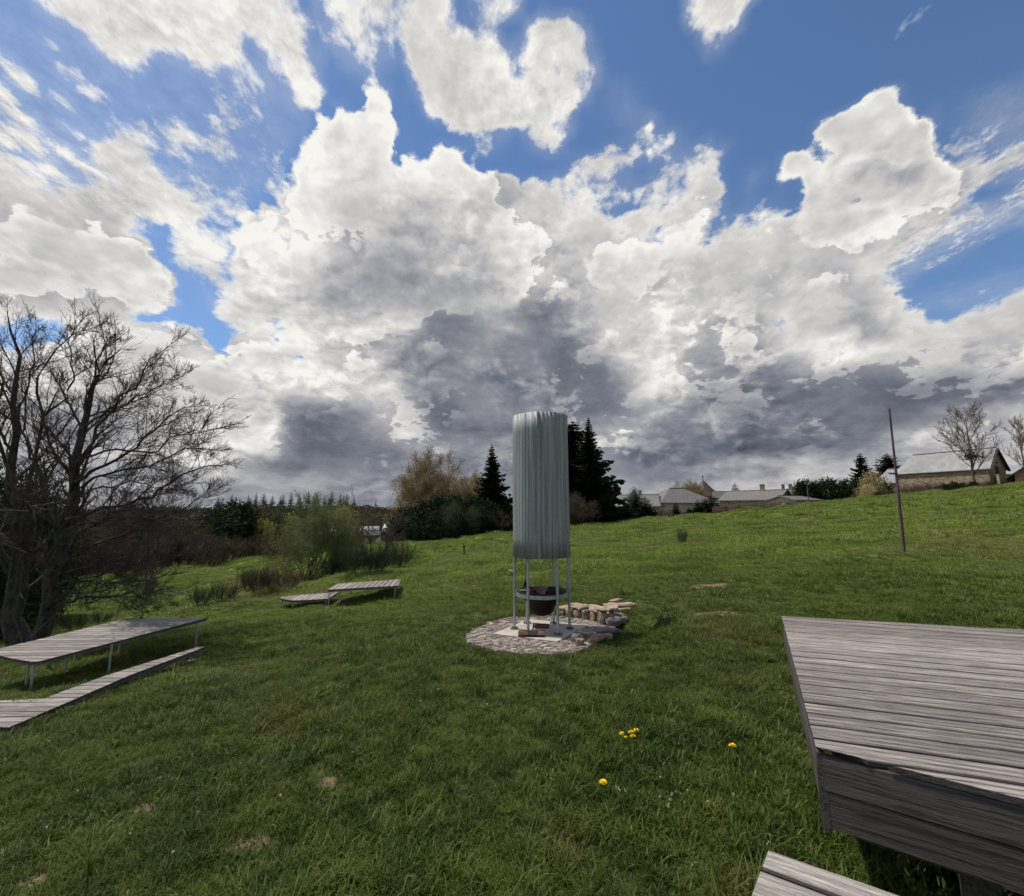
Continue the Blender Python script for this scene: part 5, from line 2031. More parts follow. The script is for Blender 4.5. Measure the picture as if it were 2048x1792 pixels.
put_con(spA, 1181, 50, 829, 'tallest dark spruce with drooping boughs right of the steel cylinder', 'tall spruces', 1.2)
put_con(spB, 1148, 53, 838, 'broad dark spruce half hidden by the steel cylinder', 'tall spruces', 1.8, 1.2)
put_con(spA, 983, 46, 886, 'single pointed dark spruce left of the steel cylinder', 'tall spruces', 1.25, 2.1)
put_con(spB, 1732, 92, 903, 'dark spruce left of the barn behind the clipped hedge', 'conifers by the barn', 1.0, .5)
put_con(spC, 1742, 90, 921, 'lower dark spruce leaning against its taller neighbour left of the barn', 'conifers by the barn', 1.0, .9)
put_con(spB, 1786, 96, 904, 'broad spruce rising behind the outhouse roof and purple post', 'conifers by the barn', 1.7, 1.9)
put_con(spC, 1473, 112, 964, 'small round-topped conifer behind the long low house', None, 1.3, 1)
put_con(spC, 1236, 56, 1008, 'small dark fir at the foot of the tall spruces', 'young firs along the meadow edge', 2.04, .3)
put_con(spC, 1254, 55, 1003, 'second small dark fir right of the tall spruces', 'young firs along the meadow edge', 2.04, 1.3)
put_con(spC, 1272, 57, 985, 'broader fir in front of the wide grey-roofed house', 'young firs along the meadow edge', 2.21, 2.3)
put_con(spC, 1290, 55, 990, 'bushy fir against the right end of the grey roof', 'young firs along the meadow edge', 2.29, 3.3)
put_con(spC, 1352, 62, 1003, 'small fir at the left wall of the hipped house', 'young firs along the meadow edge', 1.87, .1)
put_con(spC, 1378, 60, 1012, 'smallest fir before the hipped house', 'young firs along the meadow edge', 2.21, .8)
put_con(spC, 1396, 60, 998, 'dark fir before the middle of the hipped house', 'young firs along the meadow edge', 2.04, 1.8)
put_con(spC, 1410, 61, 994, 'taller dark fir below the church tower', 'young firs along the meadow edge', 2.21, 2.8)
put_con(spC, 1424, 62, 986, 'tallest of the dark firs right of the hipped house', 'young firs along the meadow edge', 2.29, 3.8)
put_con(spC, 1462, 64, 1010, 'narrow little fir against the wall of the long low house', 'young firs along the meadow edge', 1.53, 4.2)
put_con(spC, 1497, 66, 1004, 'thin fir before the right half of the long low house', 'young firs along the meadow edge', 1.19, 5.2)
# far ridge line of spruces on the left
rxs = [435, 446, 458, 470, 480, 491, 502, 512, 522, 533, 544, 556, 568, 580, 592, 603, 614, 625, 636, 646, 656, 666, 676, 686, 696, 704, 752]
for i, rx_ in enumerate(rxs):
    rx_ += 4 * math.sin(i * 4.1)
    tt_ = 330 + 12 * math.sin(i * 1.7)
    top = 990 + 5 * math.sin(i * 2.3) + 3 * math.sin(i * 7.7) + 2.5 * math.sin(i * 5.1) + (4 if rx_ < 480 else 0) - (3 if 590 < rx_ < 690 else 0) + (12 if rx_ > 730 else 0)
    lab = 'dark spruce in the row along the far ridge'
    if rx_ > 730:
        lab = 'lone little spruce on the far ridge right of the row'
    put_con(spD, rx_, tt_, top, lab, 'spruces along the far ridge' if rx_ != 752 else None, 1.7 + .3 * math.sin(i * 3.3), i * .7)

# willow-like bush tree by the small platforms
tb = gnd(612, 1163)
tw_ = plant('willow_tree', forked(2.5, 1.75, 14, 0, .030, 41, base_r=.12, up=.6, dome=.50), [
    dict(m=9, s0=.22, ang=48, lf=(.35, .62), up=.10, wig=.16, rf=.5, K=6, floor=.004, shape=.35),
    dict(m=6, s0=.15, ang=50, lf=(.35, .65), up=.05, wig=.18, rf=.55, K=4, floor=.003),
    dict(m=4, s0=.15, ang=50, lf=(.4, .8), up=.0, wig=.18, rf=.6, K=3, floor=.0025)], M_BARK2, M_TWIG_DK,
    (M_LEAF_OLIVE, 40000, .040, .55, .05), seed=42)
tk = tb.y / pdir(612, 1163).y
h_ = zat(620, 992, tk) - tb.z
place(tw_, tuple(tb - Vector((0, 0, .05))), .6, (h_ / 2.85, h_ / 2.85, h_ / 2.75), 'bushy willow in young green leaf behind the small slatted platforms', 'tree')

# bare thorn right of it, with thin straight stem
b_ = foot(752, 24)
th_ = plant('thorn_bush', forked(2.2, 1.6, 11, 0, .03, 51, base_r=.15, up=.6, dome=.3), [
    dict(m=9, s0=.15, ang=50, lf=(.4, .65), up=.10, wig=.2, rf=.5, K=5, floor=.006, shape=.3),
    dict(m=6, s0=.15, ang=50, lf=(.4, .7), up=.0, wig=.2, rf=.55, K=4, floor=.005),
    dict(m=4, s0=.15, ang=55, lf=(.4, .8), up=.0, wig=.2, rf=.6, K=3, floor=.004)], M_BARK, M_TWIG_DK, None, seed=52)
h_ = hgt(752, 1016, 24, b_)
place(th_, tuple(b_), 0, (h_ / 2.3 * 1.05, h_ / 2.3, h_ / 2.2), 'tangled leafless thorn bush right of the green willow', 'bush')
sap = plant('slender_sapling', forked(4.0, .25, 1, 0, .035, 61, up=1), [
    dict(m=12, s0=.35, ang=45, lf=(.14, .25), up=.3, wig=.12, rf=.5, K=4, floor=.004),
    dict(m=4, s0=.2, ang=40, lf=(.4, .7), up=.1, wig=.15, rf=.6, K=3, floor=.003)], M_BARK2, M_TWIG, None, seed=62)
b_ = foot(722, 23)
place(sap, tuple(b_), 0, hgt(722, 992, 23, b_) / 3.7, 'thin bare sapling rising between the willow and the thorn bush', 'tree')

# large budding broadleaf left of the spruce
bud = plant('budding_tree', forked(8.2, 5.4, 20, 0, .14, 71, base_r=.2, up=.55, dome=.50), [
    dict(m=8, s0=.28, ang=50, lf=(.24, .38), up=.15, wig=.10, rf=.5, K=6, floor=.02, shape=.35),
    dict(m=7, s0=.15, ang=40, lf=(.35, .6), up=.3, wig=.14, rf=.55, K=4, floor=.014),
    dict(m=4, s0=.15, ang=40, lf=(.4, .75), up=.2, wig=.14, rf=.6, K=3, floor=.010)], M_BARK2, M_TWIG,
    (M_LEAF_BUD, 60000, .11, .55, .22), seed=72)
VR = np.random.default_rng(172)
nn = 15000
dd_ = norm(VR.normal(size=(nn, 3))) * VR.uniform(.2, 1.0, (nn, 1)) ** .45
lump = 1 + .13 * np.sin(dd_[:, :1] * 5 + 1) * np.cos(dd_[:, 1:2] * 6) + .1 * np.sin(dd_[:, 2:3] * 9)
pts = dd_ * lump * np.array([4.3, 4.0, 3.5]) + np.array([0, 0, 4.9])
pts = pts[pts[:, 2] > 1.6]
V, F = leaves_at(pts, .30, .13, .10)
link('fine_twigs', mesh_np('fine_twigs', V, [F]), M_LEAF_BUD, bud)
b_ = foot(866, 50)
h_ = hgt(870, 915, 50, b_)
place(bud, tuple(b_), 0, (h_ / 8.6 * 1.02, h_ / 8.6, h_ / 8.5), 'large round-crowned tree in brown bud left of the pointed spruce', 'tree')
# a small one behind its right
b_ = foot(944, 60)
place(bud, tuple(b_), 1.4, hgt(944, 955, 60, b_) / 8.6, 'paler budding tree behind the pointed spruce', 'tree')

# dark undergrowth in front of those trees
dk = clump_plant('dark_shrub', [(0, 0, 1.3, 1.2, 1.0, 1.2), (.8, .2, .9, .9, .8, .9), (-.8, 0, 1.0, .9, .8, .9)], 6500, .17, M_LEAF_DK, M_BARK, 81, h=2.4, clump=.20)
gy_ = clump_plant('grey_green_shrub', [(0, 0, 1.7, 1.1, 1.0, 1.6), (.6, .1, 1.2, .8, .8, 1.1)], 5200, .13, M_LEAF_GREY, M_BARK2, 82, h=2.8, clump=.24)
yl = clump_plant('yellow_green_shrub', [(0, 0, 1.2, 1.1, 1.0, 1.1), (-.7, .1, .8, .7, .7, .8)], 3600, .13, M_LEAF_YEL, M_BARK2, 83, h=2.2, clump=.24)
scr = plant('scrub', forked(2.0, 1.5, 16, 0, .035, 84, base_r=.4, up=.7), [
    dict(m=8, s0=.15, ang=45, lf=(.4, .6), up=.15, wig=.2, rf=.55, K=4, floor=.010, shape=.3),
    dict(m=5, s0=.15, ang=45, lf=(.4, .7), up=.05, wig=.2, rf=.6, K=3, floor=.009),
    dict(m=3, s0=.15, ang=45, lf=(.4, .7), up=.05, wig=.2, rf=.6, K=3, floor=.008)], M_BARK, M_TWIG_BR, (M_LEAF_DK, 1600, .09, .5, .08), seed=85)
pk = plant('leafless_hedge', forked(2.0, 1.3, 14, 0, .035, 86, base_r=.4, up=.7), [
    dict(m=8, s0=.15, ang=42, lf=(.4, .6), up=.25, wig=.15, rf=.55, K=4, floor=.014, shape=.3),
    dict(m=5, s0=.15, ang=42, lf=(.4, .7), up=.15, wig=.15, rf=.6, K=3, floor=.012)], M_BARK2, M_TWIG, (M_LEAF_PINK, 1300, .10, .5, .09), seed=87)


def put(tpl, px, t, py, ht, label, cat='shrub', group=None, wid=1.0, rz=None):
    b = foot(px, t)
    s = hgt(px, py, t, b) / ht
    return place(tpl, tuple(b - Vector((0, 0, .05))), random.uniform(0, 6.28) if rz is None else rz, (s * wid, s * wid, s), label, cat, group)


ug = 'undergrowth shrubs below the large trees'
und = 'dark evergreen shrub in the thicket under the large budding tree'
for px_, t_, py_, w_ in [(822, 43, 1010, .9), (846, 44, 998, .8), (872, 43, 990, .9), (898, 44, 986, .9), (922, 43, 994, .8), (812, 46, 1030, .9), (860, 41.5, 1030, 1.2), (890, 41.5, 1034, 1.3), (930, 41.5, 1028, 1.2), (838, 41, 1042, 1.3), (952, 45, 990, .8), (975, 43, 1000, .9)]:
    put(dk, px_, t_, py_, 2.6, und, 'shrub', ug, w_)
for px_, t_, py_, lab in [(908, 41, 1002, 'tall grey-green sallow in front of the dark thicket'), (944, 41.5, 1012, 'grey-green sallow below the pointed spruce'), (882, 42, 1012, 'grey-green sallow under the middle of the budding tree')]:
    put(gy_, px_, t_, py_, 3.3, lab, 'shrub', None, .8)
put(yl, 1005, 50, 992, 2.4, 'pale yellow-green shrub left beside the steel cylinder', 'shrub', None, .8)
put(scr, 992, 43, 1026, 2.1, 'brown scrub at the meadow edge left beside the steel cylinder', 'shrub')
put(scr, 1008, 44, 1040, 2.1, 'low brown scrub touching the steel cylinder on its left', 'shrub')
put(gy_, 1150, 46, 985, 3.3, 'grey-green shrub at the foot of the broad spruce', 'shrub', None, 1.0)
put(scr, 1160, 45, 1003, 2.1, 'brown scrub in front of the broad spruce', 'shrub')
for px_, py_ in ((1140, 1020), (1178, 1022), (1200, 1016), (1215, 1024)):
    put(dk, px_, 48, py_, 2.6, 'low dark shrub beneath the two tall spruces', 'shrub', 'low shrubs beneath the two tall spruces', 1.0)
put(yl, 1262, 50, 1034, 2.4, 'low yellow-green bush at the foot of the young firs', 'shrub', None, 1.2)

# hedges and woods on the left beyond the lower field
put(dk, 470, 60, 1000, 2.6, 'big dark evergreen bush beyond the lower field', 'shrub', 'dark evergreens beyond the lower field', 1.0)
put(dk, 494, 62, 1012, 2.6, 'dark evergreen beside the big one beyond the lower field', 'shrub', 'dark evergreens beyond the lower field', .9)
put(dk, 440, 64, 1012, 2.6, 'dark evergreen left of the big one beyond the lower field', 'shrub', 'dark evergreens beyond the lower field', .9)
put(yl, 524, 62, 1034, 2.4, 'yellow-green bush right of the dark evergreens', 'shrub', None, .9)
put(yl, 455, 44, 1078, 2.4, 'low yellow-green bush in the brown hedge', 'shrub', None, 1.0)
put(yl, 690, 58, 1008, 2.4, 'fresh yellow-green tree top behind the willow', 'tree', None, .9)
put(yl, 795, 60, 1016, 2.4, 'fresh green-yellow tree left of the dark thicket', 'tree', None, .8)
put(gy_, 556, 66, 1022, 3.3, 'grey-green tree left behind the willow', 'tree', None, 1.0)
hg = 'brown hedge shrubs along the far side of the lower field'
for i, px_ in enumerate(range(20, 600, 23)):
    put(scr, px_, 35 + 3 * math.sin(i * 1.3), 1082 - 8 * math.sin(i * 2.1) - (0 if px_ > 380 else 14), 2.1, 'brown leafless shrub in the hedge along the lower field', 'shrub', hg, 1.0)
for i, px_ in enumerate(range(590, 830, 26)):
    put(scr, px_, 46 + 3 * math.sin(i * 1.3), 1080 - 5 * math.sin(i * 2.1), 2.1, 'dark leafless shrub in the hedge behind the willow', 'shrub', 'dark hedge shrubs behind the willow', 1.0)
for i, px_ in enumerate(range(-10, 440, 30)):
    put(scr if i % 3 else gy_, px_, 62 + 6 * math.sin(i * 1.9), 1036 - 8 * math.sin(i * 2.7), 2.1 if i % 3 else 3.3, 'brown woodland tree on the slope behind the bare trees' if i % 3 else 'grey-green woodland tree on the slope behind the bare trees', 'tree', 'woodland on the slope behind the bare trees', 1.3)
for i, px_ in enumerate(range(520, 820, 22)):
    put((scr, gy_, scr, yl)[i % 4], px_, 84 + 8 * math.sin(i * 1.9), 1034 - 5 * math.sin(i * 2.7), (2.1, 3.3, 2.1, 2.4)[i % 4],
        ('brown tree in the valley wood behind the willow', 'grey-green tree in the valley wood behind the willow', 'brown tree in the valley wood behind the willow', 'yellow-green tree in the valley wood behind the willow')[i % 4], 'tree', 'valley wood behind the willow', 1.3)
# dark evergreen behind the bare trees at the left edge
dkn = clump_plant('dark_evergreen', [(0, 0, 1.3, 1.1, 1.0, 1.3), (.5, .2, .8, .9, .8, .8), (-.6, 0, .9, .9, .8, .9)], 26000, .055, M_LEAF_DK, M_BARK, 181, h=2.4, clump=.16)
for px_, py_, t_ in ((20, 905, 15), (60, 925, 16), (-30, 930, 14), (95, 985, 17), (30, 990, 13.5)):
    put(dkn, px_, t_, py_, 2.7, 'tall dark evergreen behind the bare trunks at the left edge', 'tree', 'dark evergreens behind the bare trunks', .55)

# distant wooded ridge as one mass
VRr = np.random.default_rng(5)
N_ = 80000
uu = VRr.uniform(-1.35, -.1, N_)
tt = VRr.uniform(120, 290, N_) ** 1.0
X_ = uu * tt
Z_ = H(X_, tt)
hh = (1.0 + 3 * (.5 + .5 * np.sin(X_ * .11) * np.cos(tt * .07)))
keep = (np.sin(X_ * .05 + 1) + np.sin(tt * .045) > -.9)
pts = np.stack([X_, tt, Z_ + hh * VRr.uniform(0, 1, N_) ** .6], -1)[keep]
VR = VRr
V, F = leaves_at(pts, 1.25, .8, .3)
wo = link('distant_wood', mesh_np('distant_wood', V, [F]), leaf_mat('distant_wood_foliage', (.030, .034, .020, 1), (.095, .085, .050, 1), .1))
tag(wo, 'distant mixed wood covering the far slope', 'wood', kind='stuff')

# broom bushes along the bank
brm = plant('broom_bush', forked(1.0, .80, 42, 0, .007, 91, base_r=.10, up=.9, dome=.25), [
    dict(m=7, s0=.15, ang=22, lf=(.4, .65), up=.45, wig=.05, rf=.65, K=4, floor=.0035, shape=.45),
    dict(m=5, s0=.1, ang=22, lf=(.4, .6), up=.35, wig=.05, rf=.7, K=3, floor=.003)], M_TWIG_GR, M_TWIG_GR, None, seed=92, ntr=4)
brn = plant('dry_broom_bush', forked(1.0, .85, 34, 0, .007, 93, base_r=.12, up=.9, dome=.3), [
    dict(m=7, s0=.15, ang=26, lf=(.4, .65), up=.35, wig=.08, rf=.65, K=4, floor=.0035, shape=.45),
    dict(m=5, s0=.1, ang=28, lf=(.4, .6), up=.25, wig=.08, rf=.7, K=3, floor=.003)], M_TWIG_BR, M_TWIG_BR, None, seed=94, ntr=4)


def put_g(tpl, px, pyb, py_top, ht, label, cat='bush', group=None, wid=1.0):
    b = gnd(px, pyb)
    t = b.y / pdir(px, pyb).y
    s = (zat(px, py_top, t) - b.z) / ht
    return place(tpl, tuple(b - Vector((0, 0, .03))), random.uniform(0, 6.28), (s * wid, s * wid, s), label, cat, group)


bg = 'broom bushes along the bank'
for px_, pb_, pt_, w_, tp_, lab in [
        (518, 1190, 1131, 1.0, brn, 'brown broom bush left of the willow trunk'),
        (552, 1186, 1137, 1.0, brn, 'dry brown broom bush directly left of the willow'),
        (578, 1178, 1140, 1.2, brn, 'low brown broom bush at the willow foot'),
        (498, 1188, 1142, .8, brm, 'small dark broom bush at the left end of the row by the willow'),
        (448, 1204, 1168, 1.4, brm, 'low dark green broom bush standing alone on the bank'),
        (402, 1212, 1176, 1.3, brm, 'low broom tuft on the bank right of the bare trees'),
        (655, 1160, 1118, 1.1, brm, 'green broom bush right of the willow trunk'),
        (680, 1152, 1108, 1.0, brm, 'upright green broom bush behind the small platforms'),
        (705, 1152, 1098, 1.0, brm, 'green broom bush left of the thorn bush foot'),
        (735, 1148, 1094, 1.2, brm, 'dense green broom bush below the thorn bush'),
        (762, 1146, 1098, 1.1, brm, 'green broom bush second from the right end of the bank'),
        (795, 1140, 1090, 1.2, brm, 'spiky green broom bush at the right end of the bank'),
        (150, 1262, 1232, 1.6, brm, 'low weedy tuft beside the leaning bare trunk'),
        (200, 1250, 1224, 1.5, brm, 'low weedy tuft behind the left platform')]:
    put_g(tp_, px_, pb_, pt_, 1.05, lab, 'bush', bg, w_)
put_g(brm, 1365, 1091, 1058, 1.05, 'small lone broom bush in the middle of the meadow', 'bush', None, .55)
for px_, pb_, pt_, lab in [(392, 1215, 1140, 'thin bare sapling on the bank near the bare trees'), (470, 1204, 1122, 'forked bare sapling on the bank left of the broom bushes'), (1310, 1108, 1074, 'tiny leafless sapling left of the lone broom bush')]:
    put_g(sap, px_, pb_, pt_, 3.7, lab, 'sapling', None, 1.6)

# hedge and bushes by the barn
hdg = clump_plant('clipped_hedge', [(-4, 0, 1.9, 1.6, 1.4, 1.9), (-1.6, 0, 2.1, 1.8, 1.4, 2.0), (1.0, 0, 2.0, 1.8, 1.4, 1.9), (3.4, 0, 2.1, 1.6, 1.4, 2.0), (-4.6, 0, 2.6, 1.0, 1.0, 1.2)], 15000, .28, M_LEAF_DK, M_BARK, 95, h=3.6, clump=.34, stems=6)
b_ = foot(1690, 78)
place(hdg, tuple(b_ - Vector((0, 0, .3))), R(-35), (hgt(1690, 955, 78, b_) / 4.1 * 1.05,) * 3, 'dense dark evergreen hedge between the shed and the outhouse', 'hedge')
put(gy_, 1716, 72, 985, 3.3, 'low grey-green bush before the outhouse', 'shrub', None, 1.2)
stw = clump_plant('straw_coloured_shrub', [(0, 0, 1.2, 1.2, 1.0, 1.2), (.3, 0, 2.0, .7, .7, .9)], 3600, .16, M_LEAF_STRAW, M_BARK2, 96, h=2.6, clump=.26)
put(stw, 1748, 74, 940, 2.9, 'pale straw-coloured tall shrub at the left end of the outhouse', 'shrub', None, .8)
put(stw, 1740, 70, 968, 2.9, 'low pale straw-coloured shrub left of the outhouse', 'shrub', None, 1.0)
bbg = 'bushes along the foot of the barn'
for px_, py_, tp_, w_ in [(1765, 978, dk, 1.1), (1785, 976, brn, 1.0), (1826, 964, brn, 1.0), (1845, 968, brn, 1.1), (1868, 962, brn, 1.1), (1892, 962, dk, 1.0), (1912, 958, dk, .9), (1935, 960, dk, 1.0), (1955, 957, dk, .9), (1975, 957, brn, 1.1), (1992, 958, dk, 1.0), (2012, 961, dk, 1.0)]:
    put(tp_, px_, 58.5 + random.uniform(-.5, 1.5), py_ + 3, 2.6 if tp_ is dk else 1.05, 'dark ragged bush along the foot of the barn wall' if tp_ is dk else 'brown twiggy bush along the foot of the barn wall', 'bush', bbg, w_ * (.9 if tp_ is dk else 1.2))
# tree before the barn with a nest-like clump
ft = plant('young_bare_tree', (np.array([[[0, 0, 0], [.02, 0, 1.2], [-.05, .03, 2.4], [0, 0, 3.6], [.04, 0, 4.8], [0, 0, 5.8], [-.05, 0, 6.8], [0, 0, 7.6], [0, 0, 8.2]]]), np.linspace(.11, .02, 9)[None]), [
    dict(m=30, s0=.18, ang=54, lf=(.42, .62), up=.35, wig=.08, rf=.5, K=6, floor=.02, shape=.62, tip=True),
    dict(m=10, s0=.2, ang=40, lf=(.3, .5), up=.3, wig=.1, rf=.55, K=4, floor=.015),
    dict(m=5, s0=.2, ang=35, lf=(.4, .65), up=.3, wig=.12, rf=.6, K=3, floor=.012)], M_BARK2, M_TWIG, (M_LEAF_BUD, 2600, .10, .5, .06), seed=97)
b_ = foot(1957, 62)
h_ = hgt(1957, 826, 62, b_)
ftr = place(ft, tuple(b_), .4, (h_ / 8.6 * 1.2, h_ / 8.6 * 1.2, h_ / 8.6), 'young tree with fine upswept twigs in front of the barn', 'tree')
VR = np.random.default_rng(98)
pts = VR.normal(size=(160, 3)) * np.array([.42, .3, .10]) + np.array([0, 0, 4.0])
pts2 = VR.normal(size=(90, 3)) * np.array([.16, .16, .26]) + np.array([0, 0, 4.35])
V, F = leaves_at(np.vstack([pts, pts2]), .3, .4)
link('nest', mesh_np('nest', V, [F]), M_TWIG_BR, ftr)
b_ = foot(2062, 60)
place(ft, tuple(b_), 2.2, hgt(2062, 868, 60, b_) / 8.6 * 1.2, 'bare tree cut off by the right edge beyond the barn', 'tree')

# pink-brown hedge in front of the village
hv = 'leafless hedge in front of the village houses'
for i, px_ in enumerate(list(range(1300, 1345, 12)) + list(range(1436, 1592, 12))):
    yv = (1020 if px_ < 1350 else 1013 - (px_ - 1436) * .06) + 3 * math.sin(i * 2.2)
    put(pk, px_, 60 + 2 * math.sin(i * 1.1), yv, 2.1, 'pinkish brown leafless hedge shrub in front of the village houses', 'shrub', hv, 1.3)
b_ = foot(1372, 125)
place(bud, tuple(b_), 2.0, (hgt(1380, 966, 125, b_) / 8.6 * 1.5,) * 2 + (hgt(1380, 966, 125, b_) / 8.6,), 'wide bare-crowned tree behind the hipped roof', 'tree')
b_ = foot(1600, 120)
place(bud, tuple(b_), 3.0, hgt(1602, 975, 120, b_) / 8.6, 'bare tree behind the street lamp', 'tree')
put(gy_, 1270, 80, 976, 3.3, 'small tree rising above the wide grey roof', 'tree', None, .7)
put(gy_, 1640, 100, 978, 3.3, 'small grey-green tree right of the street lamp', 'tree', None, 1.0)
print('PLANTS', round(time.time() - T0, 1))

# ------------------------------------------------------------------ grass
def grass_material():
    m, nt, b = base_mat('grass_blades', .55, .18)
    g = nd(nt, 'ShaderNodeNewGeometry')
    P = g.outputs['Position']
    oi = nd(nt, 'ShaderNodeObjectInfo')
    n2 = nd(nt, 'ShaderNodeTexNoise', {'Vector': P, 'Scale': .55, 'Detail': 4.0}).outputs[0]
    n5 = nd(nt, 'ShaderNodeTexNoise', {'Vector': P, 'Scale': 2.6, 'Detail': 3.0}).outputs[0]
    n3 = nd(nt, 'ShaderNodeTexNoise', {'Vector': nd(nt, 'ShaderNodeMapping', {0: P, 3: (.25, .6, 1)}).outputs[0], 'Scale': .5, 'Detail': 5.0}).outputs[0]
    dist = nd(nt, 'ShaderNodeVectorMath', {0: P}, operation='LENGTH').outputs['Value']
    isl = g.outputs['Random Per Island']
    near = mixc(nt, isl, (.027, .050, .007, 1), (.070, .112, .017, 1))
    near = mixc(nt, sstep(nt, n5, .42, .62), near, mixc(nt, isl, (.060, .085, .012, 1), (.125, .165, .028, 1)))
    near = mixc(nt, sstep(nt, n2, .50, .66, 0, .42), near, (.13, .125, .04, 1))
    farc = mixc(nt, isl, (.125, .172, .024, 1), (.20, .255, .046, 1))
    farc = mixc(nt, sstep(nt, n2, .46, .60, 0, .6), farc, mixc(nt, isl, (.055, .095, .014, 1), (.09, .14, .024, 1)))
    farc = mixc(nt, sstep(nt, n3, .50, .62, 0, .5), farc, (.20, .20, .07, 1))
    col = mixc(nt, sstep(nt, dist, 4.8, 17.0), near, farc)  # near blades darker, far ones brighter: vignette and backlight painted in, besides species
    dry = mth(nt, 'GREATER_THAN', isl, .93)
    col = mixc(nt, mth(nt, 'MULTIPLY', dry, .65), col, (.26, .23, .12, 1))
    nt.links.new(col, b.inputs['Base Color'])
    tr = nd(nt, 'ShaderNodeBsdfTranslucent', {0: col})
    mx_ = nd(nt, 'ShaderNodeMixShader', {0: .35, 1: b.outputs[0], 2: tr.outputs[0]})
    nt.links.new(mx_.outputs[0], nt.nodes['Material Output'].inputs[0])
    return m


M_GRASS = grass_material()
tufts = bpy.data.collections.new('grass_tufts')


def tuft(i, n, h, spread, w, lean, broad=False):
    r_ = np.random.default_rng(500 + i)
    V, F3, F4 = [], [], []
    for k in range(n):
        a = r_.uniform(0, 6.28)
        d = abs(r_.normal()) * spread
        bx, by = math.cos(a) * d, math.sin(a) * d
        la = r_.uniform(0, 6.28)
        hh = h * r_.uniform(.45, 1.15)
        ln = lean * r_.uniform(.2, 1.5) * hh
        ww = w * r_.uniform(.7, 1.3)
        px_, py_ = -math.sin(la) * ww / 2, math.cos(la) * ww / 2
        ta = la + r_.uniform(-.5, .5)
        b = len(V)
        segs = ((0, 0, 1.0), (.40, .22, .95), (.78, .62, .62))
        for (f, g, q) in segs:
            cx, cy, cz = bx + math.cos(ta) * ln * g, by + math.sin(ta) * ln * g, hh * f * (1 - .12 * lean * f)
            V += [(cx - px_ * q, cy - py_ * q, cz), (cx + px_ * q, cy + py_ * q, cz)]
        V.append((bx + math.cos(ta) * ln * 1.1, by + math.sin(ta) * ln * 1.1, hh * (1 - .25 * lean)))
        F4 += [(b, b + 1, b + 3, b + 2), (b + 2, b + 3, b + 5, b + 4)]
        F3 += [(b + 4, b + 5, b + 6)]
    me = mesh_np('tuft', V, [np.array(F4), np.array(F3)])
    me.materials.append(M_GRASS)
    o = bpy.data.objects.new('tuft_%02d' % i, me)
    tufts.objects.link(o)


for i in range(4):
    tuft(i, 70, .042, .085, .0042, .9)            # short lawn
for i in range(4, 7):
    tuft(i, 55, .080, .060, .0050, .8)            # longer
tuft(7, 34, .16, .035, .006, .8)                  # tall tussock
tuft(8, 26, .05, .07, .014, 1.2)                  # broad-leaved weeds
tuft(9, 46, .075, .16, .010, .8)                  # coarse, for far away

gr = np.random.default_rng(77)


def ring(n, t0, t1, umax=1.75):
    """uniform on area in a wedge in front"""
    t = np.sqrt(gr.uniform(t0 * t0, t1 * t1, n))
    u = gr.uniform(-umax, umax, n)
    return u * t, t


def area(t0, t1, umax=1.75):
    return umax * (t1 * t1 - t0 * t0)


LOWTAB = [(p.x, p.y) for p in (atz(a, b, -.305) for a, b in [(412, 1293), (260, 1350), (85, 1426), (19, 1454), (-120, 1452), (-120, 1404), (57, 1408), (209, 1352), (398, 1293)])]
pts = []
for t0, t1, den, sc_, kinds in ((.15, 3.0, 330, 1.0, 'n'), (3.0, 6.5, 250, 1.0, 'n'), (6.5, 13, 120, 1.15, 'n'), (13, 26, 34, 1.5, 'f'), (26, 60, 9, 2.4, 'f')):
    n = int(area(t0, t1) * den)
    x, y = ring(n, t0, t1)
    if t0 < 1:
        x2 = gr.uniform(-4, 4, 900)
        y2 = gr.uniform(-1.5, .3, 900)
        x, y = np.concatenate([x, x2]), np.concatenate([y, y2])
    s = soil_at(x, y)
    # length of the sward varies in patches
    lng = np.sin(x * 1.9 + 1.3 * np.sin(y * 1.1)) * np.cos(y * 1.6 + .9 * np.sin(x * 1.4)) * .5 + .5
    fg = np.exp(-(((x - .35) / 1.0) ** 2 + ((y - 1.9) / .9) ** 2))           # rank grass in front
    keep = gr.uniform(size=len(x)) > s * 1.25
    # not inside the paved round
    ins = np.array([inpoly(a, b, opoly) for a, b in zip(x, y)]) if t0 < 8 and t1 > 5 else np.zeros(len(x), bool)
    # deck posts stand in thin shaded grass
    keep &= ~ins
    for pol in (LOWTAB,):
        keep &= ~np.array([inpoly(a, b, pol) for a, b in zip(x, y)])
    x, y, s, lng, fg = x[keep], y[keep], s[keep], lng[keep], fg[keep]
    if kinds == 'n':
        r_ = gr.uniform(size=len(x))
        kd = gr.integers(0, 4, len(x))
        lg = r_ < (.18 + .35 * lng ** 2 + .45 * fg)
        kd = np.where(lg, gr.integers(4, 7, len(x)), kd)
        r2 = gr.uniform(size=len(x))
        kd = np.where(r2 < .006 + .05 * fg, 7, kd)
        kd = np.where((r2 > .93) & (lng > .4), 8, kd)
    else:
        kd = np.where(gr.uniform(size=len(x)) < .8, 9, 5)
    sc = sc_ * gr.uniform(.7, 1.25, len(x)) * (1 - .45 * s) * (.78 + .4 * lng)
    pts.append(np.stack([x, y, H(x, y) - .004, kd, sc, gr.uniform(0, 6.28, len(x))], -1))
pts = np.vstack(pts)
print('grass points', len(pts))
me = bpy.data.meshes.new('grass')
me.vertices.add(len(pts))
me.vertices.foreach_set('co', pts[:, :3].astype(np.float32).ravel())
for nm, ty, col_ in (('kind_id', 'INT', 3), ('size', 'FLOAT', 4), ('turn', 'FLOAT', 5)):
    a = me.attributes.new(nm, ty, 'POINT')
    a.data.foreach_set('value', pts[:, col_].astype(np.int32 if ty == 'INT' else np.float32))
